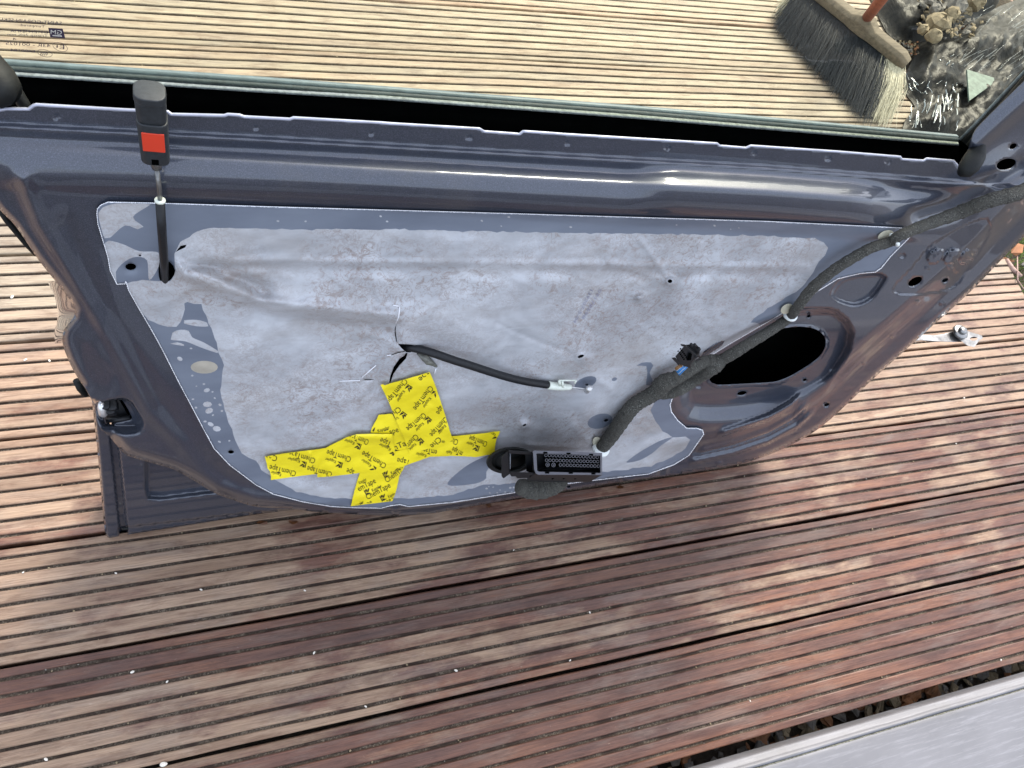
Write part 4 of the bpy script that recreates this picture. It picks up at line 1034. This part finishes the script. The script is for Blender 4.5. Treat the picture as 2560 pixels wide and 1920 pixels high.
for (x, y, dx, dy, r, z) in ((2236, 600, 7, -4, .0076, .0155), (1976, 789, 5, -7, .0078, .0135), (1502, 1123, 4, -7, .0112, .008)):
    A = Vd(x - dx * .55, y - dy * .55, hf1(x, y, z)); B = Vd(x + dx * .55, y + dy * .55, hf1(x, y, z)); 
    c = MB(); c.tube([A, A.lerp(B, .25), A.lerp(B, .75), B], [r * .96, r * 1.06, r * 1.06, r * .96], 24); c.build('cable_tie', [CLIPW], har)
for (x, y, rx, ry, dg) in ((2214, 589, 21, 12, -24), (1967, 772, 17, 11, -32), (1493, 1105, 12, 13, -30)):
    E_ = ell(x, y, rx, ry, dg, 24); c = MB(); w0 = hf1(x, y, .004)
    c.prism(list(D(E_[:, 0], E_[:, 1], w0)), list(D(E_[:, 0], E_[:, 1], w0 - .003))); o = c.build('clip_disc', [CLIPD], har); bevel(o, .0008, 2)
# small connector with blue leads
mb = MB()
def Q(pts, w): return [Vd(1600 + a / 6.9125, 820 + b / 6.9125, w) for a, b in pts]
mb.prism(Q([(610, 490), (780, 290), (860, 370), (980, 480), (880, 620), (680, 635)], .145), Q([(640, 500), (800, 300), (960, 330), (1040, 400), (1020, 480), (880, 600), (700, 620)][:6], .120))
mb.prism(Q([(540, 515), (610, 505), (690, 620), (665, 645)], .147), Q([(540, 515), (610, 505), (690, 620), (665, 645)], .138))
mb.prism(Q([(690, 275), (790, 285), (800, 330), (720, 315)], .147), Q([(690, 275), (790, 285), (800, 330), (720, 315)], .138))
mb.prism(Q([(790, 290), (960, 270), (1040, 350), (1030, 440), (900, 420), (830, 380)], .139), Q([(790, 290), (960, 270), (1040, 350), (1030, 440), (900, 420), (830, 380)], .122))
mb.prism(Q([(680, 610), (880, 590), (880, 690), (760, 660)], .142), Q([(680, 610), (880, 590), (880, 690), (760, 660)], .122))
for a, b in ((880, 275), (940, 280), (1010, 345)): mb.tube(Q([(a, b), (a + 20, b + 30)], .141), .0017, 8)
for a, b in ((940, 500), (960, 555)): mb.prism(Q([(a, b), (a + 100, b - 30), (a + 100, b - 5), (a + 10, b + 25)], .146), Q([(a, b), (a + 100, b - 30), (a + 100, b - 5), (a + 10, b + 25)], .140))
sc = mb.build('small_connector', [BLACKP], har, smooth_=False); bevel(sc, .0006)
mb = MB()
for i in range(6):
    a = 700 + i * 20; mb.tube(Q([(a, 360 + i * 28), (a + 1, 361 + i * 28)], .1462), .0009, 6)
    mb.tube(Q([(a - 40, 400 + i * 28), (a - 39, 401 + i * 28)], .1462), .0009, 6)
mb.prism(Q([(810, 560), (850, 430), (900, 450), (880, 560)], .1465), Q([(810, 560), (850, 430), (900, 450), (880, 560)], .144))
mb.build('pin_row', [DARK], sc)
for i, (mt, o_) in enumerate(((BROWNW, -26), (WHITEW, -14), (BLUEW, -2), (BLUEW, 12), (WHITEW, 26), (BLUEW, 38))):
    c = MB(); c.tube(Q([(760 + o_ * 1.3, 650 + o_ * .3), (700 + o_, 690 + o_ * .9), (640 + o_ * .9, 745 + o_ * 1.3)], .132), .0013 if mt is WHITEW else .0019, 8); c.build('wire', [mt], sc)

# big multi-pin connector
ZC = lambda pts, w: [Vd(1200 + a / 6.9125, 1080 + b / 6.9125, w) for a, b in pts]
WF = .150; WB = .105
mb = MB()
fo_ = [(915, 335), (940, 320), (1500, 335), (2110, 362), (2112, 745), (1600, 740), (1010, 738), (965, 715), (935, 640)]
fi_ = [(975, 372), (1000, 370), (1500, 382), (2078, 408), (2082, 708), (1600, 700), (1020, 685), (990, 670), (985, 600)]
A = ZC(fo_, WF); B = ZC(fi_, WF); n = len(A)
mb.add([*A, *B], [(i, (i + 1) % n, n + (i + 1) % n, n + i) for i in range(n)], 0)
# outer walls sloping back and down to the body
fb_ = [(900, 400), (930, 390), (1500, 400), (2000, 430), (1905, 862), (1500, 872), (1100, 860), (800, 835), (840, 640)]
Bk = ZC(fb_, WB); mb.add([*A, *Bk], [(i, n + i, n + (i + 1) % n, (i + 1) % n) for i in range(n)], 1)
# inner walls and floor
fl_ = [(985, 400), (1010, 398), (1500, 400), (2070, 420), (2070, 650), (1600, 650), (1020, 640), (1000, 640), (995, 600)]
Bf = ZC(fl_, WF - .012); mb.add([*B, *Bf], [(i, (i + 1) % n, n + (i + 1) % n, n + i) for i in range(n)] + [list(range(n, 2 * n))], 1)
mc = mb.build('multi_pin_connector', [CONNG, BLACKP], har, smooth_=False); bevel(mc, .0005, 1)
pins = MB(); bl = MB()
rows = [((1140, 402), (2025, 436), 16, 1), ((1150, 487), (2035, 512), 16, 1), ((1390, 570), (2045, 590), 12, 1)]
blk = [(1110, 370), (2070, 408), (2085, 630), (1370, 605), (1330, 612), (1110, 612)]
bl.prism(ZC(blk, WF - .004), ZC(blk, WF - .014))
for a, b, k_, _ in rows:
    for i in range(k_):
        t = i / (k_ - 1); c = (a[0] + (b[0] - a[0]) * t, a[1] + (b[1] - a[1]) * t)
        E_ = ell(c[0], c[1], 27, 29, 0, 10); E2_ = ell(c[0] + 1, c[1], 19, 21, 0, 10)
        p1 = ZC(E_, WF - .0022); p2 = ZC(E2_, WF - .0022); p3 = ZC(E2_, WF - .0036)
        pins.add([*p1, *p2, *p3], [(j, (j + 1) % 10, 10 + (j + 1) % 10, 10 + j) for j in range(10)] + [(10 + j, 10 + (j + 1) % 10, 20 + (j + 1) % 10, 20 + j) for j in range(10)])
for c in ((1168, 565), (1270, 570)):
    E_ = ell(c[0], c[1], 36, 38, 0, 12); E2_ = ell(c[0], c[1], 28, 30, 0, 12); p1 = ZC(E_, WF - .0018); p2 = ZC(E2_, WF - .0018)
    pins.add([*p1, *p2], [(j, (j + 1) % 12, 12 + (j + 1) % 12, 12 + j) for j in range(12)]); pins.tube(ZC([(c[0], c[1]), (c[0] + 2, c[1] + 2)], WF - .002), .0012, 8)
bo = bl.build('pin_block', [DARK], mc, smooth_=False); pins.build('pin_socket', [CONNG], mc, smooth_=False)
for a, b in ((1130, 345), (1530, 358), (1920, 378), (1160, 690), (1570, 695), (1960, 708)):
    mb = MB(); mb.prism(ZC([(a - 36, b), (a + 36, b + 1), (a + 36, b + 28), (a - 36, b + 27)], WF + .0004), ZC([(a - 36, b), (a + 36, b + 1), (a + 36, b + 28), (a - 36, b + 27)], WF - .003)); mb.build('keying_slot', [DARK], mc, smooth_=False)
mb = MB()
for a in (1265, 1455, 1655): mb.tube(ZC([(a - 22, 812), (a + 22, 785)], .130), .0008, 6)
mb.build('side_slot', [DARK], mc)
# hinged carrier left of the connector and rubber grommet behind it
mb = MB()
mb.prism(ZC([(490, 312), (900, 345), (915, 395), (500, 372)], .142), ZC([(490, 312), (900, 345), (915, 395), (500, 372)], .11))
mb.prism(ZC([(505, 690), (930, 700), (985, 745), (540, 770), (520, 735)], .140), ZC([(505, 690), (930, 700), (985, 745), (540, 770), (520, 735)], .11))
mb.prism(ZC([(375, 430), (490, 310), (520, 720), (405, 805), (370, 760)], .138), ZC([(375, 430), (490, 310), (520, 720), (405, 805), (370, 760)], .125))
mb.prism(ZC([(780, 390), (925, 400), (950, 700), (800, 680)], .128), ZC([(780, 390), (925, 400), (950, 700), (800, 680)], .11))
mb.prism(ZC([(600, 745), (990, 730), (970, 790), (640, 800)], .124), ZC([(600, 745), (990, 730), (970, 790), (640, 800)], .11))
cc = mb.build('connector_carrier', [BLACKP], har, smooth_=False); bevel(cc, .0007)
mb = MB(); mb.prism(ZC([(515, 370), (530, 370), (530, 640), (515, 640)], .1405), ZC([(515, 370), (530, 370), (530, 640), (515, 640)], .137)); mb.build('metal_edge', [CONNG], cc)
gro = MB()
cxg, cyg = 520, 490
R_ = []
for rr_, w in ((1.0, .088), (.97, .096), (.9, .099), (.78, .098), (.74, .092), (.62, .090), (.55, .094), (.0, .094)):
    E_ = ell(cxg, cyg, 415 * max(rr_, .02), 232 * max(rr_, .02), -6, 40); R_.append(ZC(E_, w))
v = [p for r_ in R_ for p in r_]; f = [(i * 40 + j, (i + 1) * 40 + j, (i + 1) * 40 + (j + 1) % 40, i * 40 + (j + 1) % 40) for i in range(7) for j in range(40)]
gro.add(v, f); gro.build('grommet', [RUB], har)

# ---- check strap at the hinge side
mb = MB()
def QS(pts, w): return [Vd(2320 + a / 3.458, 560 + b / 3.458, w) for a, b in pts]
def G3(pts, z): return [Vector(G(np.float64(2320 + a / 3.458), np.float64(560 + b / 3.458), z) - P0) for a, b in pts]
arm = [(-200, 985), (-60, 955), (60, 962), (140, 950), (215, 925), (260, 935), (300, 985), (290, 1020), (210, 1020), (60, 1015), (-60, 1005), (-200, 1025)]
ZA = .33
mb.prism(G3(arm, ZA), G3(arm, ZA - .005))
st = mb.build('check_strap', [STEEL], door, smooth_=False); bevel(st, .0008)
mb = MB()
outer_b = [(225, 905), (290, 900), (330, 925), (400, 945), (440, 955), (490, 975), (440, 1010), (400, 1065), (370, 1075), (300, 1020), (240, 975), (215, 930)]
hole_b = ell(395, 992, 34, 17, -4, 12)
ov = G3(outer_b, ZA + .004); hv = G3(hole_b, ZA + .004); ob_ = G3(outer_b, ZA + .001)
# bridge the eyelet: annulus by radial matching
allp = np.array(outer_b, float); c = np.array([395., 992.])
ang_h = [math.atan2(p[1] - c[1], p[0] - c[0]) for p in hole_b]
ringo = []
for a in ang_h:
    d = np.array([math.cos(a), math.sin(a)]); best = None
    for i in range(len(allp)):
        p, q = allp[i], allp[(i + 1) % len(allp)]; e = q - p; den = d[0] * e[1] - d[1] * e[0]
        if abs(den) < 1e-6: continue
        t = ((p[0] - c[0]) * e[1] - (p[1] - c[1]) * e[0]) / den; s_ = ((p[0] - c[0]) * d[1] - (p[1] - c[1]) * d[0]) / den
        if t > 0 and 0 <= s_ <= 1 and (best is None or t < best): best = t
    ringo.append(c + d * (best or 60))
def eyelet(z):
    return G3(ringo, z), G3(hole_b, z)
o1, h1 = eyelet(ZA + .0045); o2, h2 = eyelet(ZA + .001); n = 12
mb.add([*o1, *h1, *o2, *h2], [(i, (i + 1) % n, n + (i + 1) % n, n + i) for i in range(n)] + [(n + i, n + (i + 1) % n, 3*n + (i + 1) % n, 3*n + i) for i in range(n)] + [(2*n + i, 2*n + (i + 1) % n, (i + 1) % n, i) for i in range(n)] + [(3*n + i, 3*n + (i + 1) % n, 2*n + (i + 1) % n, 2*n + i) for i in range(n)])
mb.build('pivot_bracket', [STEEL], st, smooth_=False)
mb = MB()
c = G3([(268, 940)], ZA + .004)[0]; z = Vector((0, 0, 1))
mb.tube([c, c + z * .004, c + z * .005], [.0115, .0115, .010], 20); mb.tube([c + z * .005, c + z * .009, c + z * .0105], [.0062, .0062, .004], 18); mb.build('rivet', [STEEL], st)

# ================================================================= OBJECTS ON AND ROUND THE DECK
def gp_(x, y, z=0.0): return Vector(G(np.float64(x), np.float64(y), z))
def T3(a, b, z=0.0): return gp_(1920 + a * .289331, b * .289331, z)
# ---- broom
broom = empty('broom', T3(800, 260, 0), label='worn wooden push broom with black and pale bristles behind the glass', cat='broom')
BO = broom.location.copy()
HZ = .075
mb = MB()
h0 = T3(300, -130, HZ); h1 = T3(1185, 575, HZ)
ax = (h1 - h0).normalized(); sd_ = Vector((-ax.y, ax.x, 0)); upz = Vector((0, 0, 1))
Lh = (h1 - h0).length
hw = .022
secs = [(0, .7, .012), (.06, .95, .016), (.30, 1.0, .018), (.44, 1.0, .018), (.50, 1.15, .026), (.60, 1.15, .026), (.66, 1.0, .018), (.93, 1.0, .018), (1.0, .75, .012)]
v = []; f = []
for t, a, th in secs:
    p = h0 + ax * Lh * t
    for (i, j) in ((-1, 0), (-1, .7), (-.6, 1), (.6, 1), (1, .7), (1, 0)): v.append(p + sd_ * hw * a * i + upz * th * j * 1.4 - BO)
for s in range(len(secs) - 1):
    for j in range(6): f.append((s * 6 + j, s * 6 + (j + 1) % 6, (s + 1) * 6 + (j + 1) % 6, (s + 1) * 6 + j))
f += [list(range(5, -1, -1)), list(range(len(v) - 6, len(v)))]
mb.add(v, f); hb = mb.build('head', [BRWOOD], broom); bevel(hb, .002, 2, 30)
mb = MB(); s0 = h0 + ax * Lh * .545 + upz * .03 - BO; dirh = (T3(1180, -260, .32) - BO - s0).normalized()
mb.tube([s0 - dirh * .02, s0 + dirh * .1, s0 + dirh * 1.15], [.0125, .0125, .0125], 16); mb.build('handle', [HANDLE], broom)
def bristles(name, t0, t1, n, mat, lo, hi, rad=.00045):
    mb = MB(); v = []; f = []
    side = (T3(960, 800) - T3(1010, 500)).normalized()
    for i in range(n):
        t = random.uniform(t0, t1); row = random.uniform(-.9, .9)
        p = h0 + ax * Lh * t + sd_ * hw * row * .8 - BO
        tl = random.uniform(lo, hi) * (.62 + .42 * min(1, t * 1.3))
        sp = side * (.070 + .06 * random.random()) * tl
        cl = mnoise.noise(Vector((t * 60, row * 2, 3))); e = p + sp * (1 + .22 * cl) + ax * (random.gauss(0, .010) + .018 * mnoise.noise(Vector((t * 34, row * 1.5, 8)))) + ax * (t - .5) * .03
        e.z = random.uniform(.002, .018) - BO.z
        m1 = p.lerp(e, .5) + upz * random.uniform(.004, .018) + ax * random.gauss(0, .006)
        d = (ax * random.uniform(.6, 1) + upz * random.uniform(-.5, .5)).normalized() * rad
        pts = [p, p.lerp(m1, .6) , m1, m1.lerp(e, .55), e]
        b = len(v)
        for k_, q in enumerate(pts):
            rr_ = 1 - .5 * k_ / 4; v += [q - d * rr_, q + d * rr_]
        f += [(b + 2*k_, b + 2*k_ + 1, b + 2*k_ + 3, b + 2*k_ + 2) for k_ in range(4)]
    mb.add(v, f); return mb.build(name, [mat], broom)
bristles('bristles', .02, .86, 15000, BRD, .8, 1.35, .0005)
o = bristles('bristles', .80, .985, 2600, BRL, .75, 1.05, .0008); tag(o, label='pale cream bristles at the end of the broom')
o = bristles('bristles', .0, .17, 1200, BRL, .3, .8, .0007); tag(o, label='pale cream bristles at the other end of the broom')

# ---- black plastic sheeting
def crumple(name, poly, zf, mat, label, cat, step=14., amp=.02, sc=9, seed=0):
    pl = np.array(poly, float); pl = smooth(pl, True, 14)
    pv, F, cen = cdt(pl, [], [], step)
    zz = np.array([zf + amp * (mnoise.noise(Vector((p[0] * .012 * sc / 9, p[1] * .012 * sc / 9, seed))) + .6 * abs(mnoise.noise(Vector((p[0] * .05, p[1] * .03, seed + 4)))) + .35 * mnoise.noise(Vector((p[0] * .12, p[1] * .07, seed + 9)))) for p in pv])
    ed = sstep(0, 30, pdist(pv[:, 0], pv[:, 1], pl, True)); zz = .004 + zz * ed
    P = G(pv[:, 0], pv[:, 1], 0.0); P[:, 2] = zz
    used = np.unique(F); mp = -np.ones(len(P), int); mp[used] = np.arange(len(used)); o0 = P[used].mean(0); o0[2] = 0
    o = mesh(name, P[used] - o0, mp[F], mat); o.location = o0
    tag(o, label=label, cat=cat); return o
TT = lambda pts: tv(1920, 0, pts)
random.seed(5)
crumple('plastic_sheet', TT([(1180, 660), (1250, 500), (1300, 400), (1420, 350), (1600, 330), (1750, 200), (2000, 60), (2300, -20), (2700, 60), (2760, 420), (2400, 760), (2100, 960), (1900, 1120), (1700, 1260), (1150, 1130), (1180, 1040), (1260, 930), (1190, 840), (1170, 740)]), .02, BAG, 'shiny crumpled black plastic sheeting on the deck beside the broom end', 'plastic sheet', 9., .03, 9, 1)
crumple('rubble_bag', TT([(930, 60), (1000, -160), (1500, -260), (2000, -160), (1950, 80), (1700, 220), (1560, 340), (1330, 370), (1180, 360), (1060, 340), (980, 220)]), .03, BAG, 'black bin bag with stones in it, above the broom handle', 'bin bag', 9., .035, 9, 7)
# clear film on the sheet: its glints put in as thin grey ribbons
mb = MB()
CLR = NB('clear_film_glints'); CLR = CLR.out(g3(.20, .22, .22), .12, 0, Specular_IOR_Level=.8, Coat_Weight=.6)
random.seed(21)
ro = None
for i in range(150):
    if i >= 70: a, b = random.uniform(1600, 2250), random.uniform(60, 800); L = random.uniform(30, 260); th = random.uniform(.35, .8)
    elif i < 30: a, b = random.uniform(1220, 1660), random.uniform(900, 1160); L = random.uniform(40, 170); th = random.uniform(1.2, 1.75)
    else: a, b = random.uniform(1200, 1720), random.uniform(480, 900); L = random.uniform(15, 90); th = random.uniform(.4, 2.6)
    pts = [T3(a + math.cos(th) * L * t + random.uniform(-6, 6), b - math.sin(th) * L * t, .03 + random.uniform(0, .012)) for t in (0, .33, .66, 1)]
    w = random.uniform(.0006, .0024) if i < 70 else random.uniform(.0003, .0009); v = []
    for p in pts:
        v += [p - Vector((w, 0, .0)), p + Vector((0, 0, w * .8)), p + Vector((w, 0, 0))]
    mb.add(v, [(3*k_ + j, 3*k_ + j + 1, 3*k_ + j + 4, 3*k_ + j + 3) for k_ in range(3) for j in range(2)])
o0 = T3(1450, 900, .03)
tag(mb.build('clear_film_glints', [CLR], origin=o0), 'glint strips drawn for crinkled clear film over the black plastic sheeting', 'clear film')
# green-tinted glass shard
A = [T3(a, b, .045) for a, b in ((1720, 600), (1950, 670), (1960, 710), (1740, 870))]
mb = MB(); mb.prism(A, [p - Vector((0, 0, .004)) for p in A]); c = sum(A, Vector()) / 4
tag(mb.build('glass_shard', [SHARD], smooth_=False, origin=c), 'pale green four sided shard lying on the black plastic', 'shard')
# lumps of rubble
random.seed(9)
ST = [((1480, 190), 26, 'round tan stone with a rough face at the front of the rubble'), ((1640, 50), 24, 'round grey stone in the middle of the rubble bag'), ((1810, 20), 22, 'yellowish flat stone at the right of the rubble'),
      ((1590, 120), 17, 'knobbly tan lump between the round grey stone and the front stone'), ((1440, 80), 13, 'small pale angular block on the dark bag'), ((1430, 310), 18, 'tan lump at the bottom lip of the rubble bag'),
      ((1340, 250), 13, 'small brown chip at the lower left of the rubble'), ((1410, 10), 12, 'grey fragment at the upper left of the rubble')]
for (a, b), s, lab in ST:
    mb = MB(); r = s * .0013; mb.rock((0, 0, 0), r, (1, .85, .75), 0, .2, seg=8)
    o = mb.build('stone', [TANST if 'tan' in lab or 'yellow' in lab or 'brown' in lab else SLATE]); o.location = T3(a, b, .065 + r * .3)
    o.data.polygons.foreach_set('use_smooth', [False] * len(o.data.polygons)); bevel(o, .003, 2, 10)
    tag(o, lab, 'stone', 'stones in the rubble bag')
scatter_chips('rubble_fines', 170, lambda: (lambda p: (p.x, p.y))(T3(random.uniform(1300, 1850), random.uniform(-80, 330), .05)), (.035, .06), (.004, .012), [TANST, SLATE, TANST], kind='stuff', label='fine tan rubble and grit between the larger stones', cat='rubble')
scatter_chips('leaf_litter', 120, lambda: (lambda p: (p.x, p.y))(T3(random.uniform(1070, 1290), random.uniform(370, 500), .0)), (.002, .006), (.002, .005), [SLATE, LEAF, TANST], kind='stuff', label='reddish crumbs swept up beside the broom head', cat='crumbs')

# ---- litter beyond the end of the deck
random.seed(14)
scatter_chips('leaf_litter', 900, lambda: (random.uniform(1.62, 2.3), random.uniform(.2, 2.2)), (-.07, -.01), (.006, .022), [LEAF, TWIG, SLATE, TANST], .45, (1, .55, .12), kind='stuff', label='brown leaf litter and chips beyond the cut ends of the boards', cat='leaf litter')
mb = MB(); v = []; f = []
for _ in range(2600):
    x, y = random.uniform(1.66, 2.2), random.uniform(.55, .95); hgt = random.uniform(.015, .05); a = random.uniform(0, 6.28); w = .0014
    b = len(v); dx, dy = math.cos(a), math.sin(a)
    v += [(x - dy * w, y + dx * w, -.05), (x + dy * w, y - dx * w, -.05), (x + dx * hgt * .6, y + dy * hgt * .6, -.05 + hgt)]; f.append((b, b + 1, b + 2))
mb.add(v, f); tag(mb.build('grass', [MOSS]), 'short yellow green moss and grass at the right edge', 'grass', kind='stuff')
mb = MB(); p0_ = gp_(2543, 640, .0); mb.tube([gp_(2543, 640, .0), gp_(2544, 700, .005), gp_(2556, 718, .0), gp_(2580, 740, -.01)], [.0014, .0016, .0014, .001], 6)
tag(mb.build('twig', [TWIG], origin=p0_), 'thin pale bent twig lying on the leaf litter', 'twig')
mb = MB(); p0_ = gp_(2525, 655, -.01); mb.tube([gp_(2516, 648, .0), gp_(2530, 672, .0), gp_(2552, 690, -.005)], [.004, .006, .004], 8)
tag(mb.build('wood_chip', [TWIG], origin=p0_), 'short pinkish wood chip at the corner of the boards', 'wood chip')
A = [(2530, 618), (2545, 608), (2560, 612), (2556, 632), (2540, 640), (2528, 632)]
mb = MB(); P = [gp_(x, y, .0 + .008 * (i % 2)) for i, (x, y) in enumerate(A)]; mb.prism(P, [p - Vector((0, 0, .0008)) for p in P]); c = sum(P, Vector()) / 6
tag(mb.build('leaf', [simple('orange_leaf', (.25, .10, .035), .8)], smooth_=False, origin=c), 'orange brown dead leaf by the door edge at the right', 'leaf')

# ---- wet leaf scraps under the door's edge
random.seed(41)
for x, y, sz, lab in ((657, 1306, 16, 'wet brown leaf scrap under the rear end of the door panel'), (733, 1305, 13, 'orange brown leaf scrap under the door left of the lower tape strip'), (1222, 1264, 10, 'dark leaf scrap under the door below the black connector'), (1549, 1217, 12, 'reddish leaf scrap in the groove right of the connector')):
    P = [gp_(x + math.cos(a) * sz * random.uniform(.5, 1.1), y + math.sin(a) * sz * .45 * random.uniform(.5, 1.1), .0015 + random.uniform(0, .003)) for a in np.linspace(0, 2 * math.pi, 9)[:-1]]
    c = sum(P, Vector()) / 8; mb = MB(); mb.prism(P, [p - Vector((0, 0, .0006)) for p in P])
    tag(mb.build('wet_leaf', [simple('wet_leaf_brown', (.075, .028, .010), .35, nscale=150, namp=.6)], smooth_=False, origin=c), lab, 'leaf')
# ---- grit on the boards
random.seed(31)
GR = [(409, 1910, 'large pale pebble in the gap at the bottom left', 9), (331, 1680, 'pale pebble in a groove at the lower left', 5), (418, 1704, 'pale seed in a groove at the lower left', 4), (785, 1632, 'white stone chip on the dark red rib', 4.5), (762, 1476, 'white speck of grit below the tape', 3.5),
      (1140, 1676, 'pale chip in the groove right of centre', 5), (914, 1766, 'pale chip in the groove at the bottom centre', 4), (1425, 1651, 'round white grit in a groove at the lower centre', 3.5), (1474, 1531, 'small square tan chip in a groove', 3.5), (31, 743, 'pale flat chip left of the door', 6), (64, 900, 'pale chip in the groove left of the door', 5),
      (124, 902, 'second pale chip right of the other left of the door', 4), (503, 1474, 'pale grain in a groove under the door corner', 4), (58, 1431, 'tiny pale grain far left', 3), (2410, 995, 'pale chip on the boards at the right', 4), (2390, 1109, 'small pale chip between the ribs at the right', 3), (115, 1898, 'pale twisted crumb in a bottom left groove', 5),
      (1284, 1375, 'small orange crumb in the groove under the connector', 3), (290, 1433, 'grey crumb at the left', 3.5), (1875, 1752, 'pale crumb near the deck edge', 3), (2502, 1650, 'pale crumb in the last groove by the edge', 4)]
for x, y, lab, s in GR:
    mb = MB(); r = s * pxm(1280, 1000, 0) * .85; mb.rock((0, 0, 0), r, (1.3, .8, .6), 0, .22, seg=7)
    o = mb.build('grit_chip', [BONE]); o.location = gp_(x, y, .0) + Vector((0, 0, r * .3)); o.modifiers.new('soft', 'SUBSURF').levels = 1
    tag(o, lab, 'grit', 'loose grit on the boards')
mb = MB(); v = []; 
for _ in range(1500):
    k_ = random.randint(-1, 14); g_ = random.randint(0, 6); y = Y0 + .15 * (k_ + .5) + (g_ - 3) * .0201 + random.uniform(-.0024, .0024); x = random.uniform(-.9, 1.6)
    mb.rock((x, y, -.0034 + random.uniform(0, .003)), random.uniform(.0006, .0016), (1.2, .9, .7), random.randrange(3), .25, seg=5)
tag(mb.build('grit', [TANST, SLATE, TANST], smooth_=False), 'fine grit and crumbs collected in the board grooves', 'grit', kind='stuff')

# ---- grey metal panel at the lower right
mp_ = empty('metal_panel', gp_(2240, 1850, .03), label='scuffed grey metal panel with a raised rim across the bottom right corner', cat='metal panel')
PO = mp_.location.copy(); PZ = .03
e0 = gp_(1700, 1938, PZ); e1 = gp_(2660, 1661, PZ); ad = (e1 - e0).normalized(); nd = Vector((ad.y, -ad.x, 0))
if nd.y > 0: nd = -nd
prof_ = [(0.0, -.035), (0.0, -.004), (.001, -.0012), (.003, 0), (.0085, .0006), (.0098, .0018), (.0118, .0046), (.0138, .0050), (.0156, .0040), (.0168, .0008), (.0178, -.0004), (.0192, .0006), (.024, .0009), (.06, .0018), (.15, .002), (.45, .0), (.6, -.03)]
ns = 160; s0_ = e0 - ad * .9; Lp = 2.6; v = []; f = []
for i in range(ns + 1):
    p = s0_ + ad * Lp * i / ns
    for a, b in prof_:
        wv = .0007 * mnoise.noise(Vector((i * .21, a * 90, 4))) if .008 < a < .02 else 0
        v.append(p + nd * (a + wv) + upz * b - PO)
m_ = len(prof_)
for i in range(ns):
    for j in range(m_ - 1): f.append((i * m_ + j, i * m_ + j + 1, (i + 1) * m_ + j + 1, (i + 1) * m_ + j))
mesh('outer_sheet', v, f, SCUFF, mp_)
mb = MB(); mb.tube([s0_ + ad * Lp * i / 200 + nd * (.0182 + .0006 * mnoise.noise(Vector((i * .7, 0, 0)))) + upz * (.0002) - PO for i in range(201)], [.0010 + .0007 * abs(mnoise.noise(Vector((i * .5, 3, 0)))) for i in range(201)], 6)
mb.build('hem_dirt', [simple('hem_grime', (.14, .135, .10), .9, nscale=300, namp=.6)], mp_)
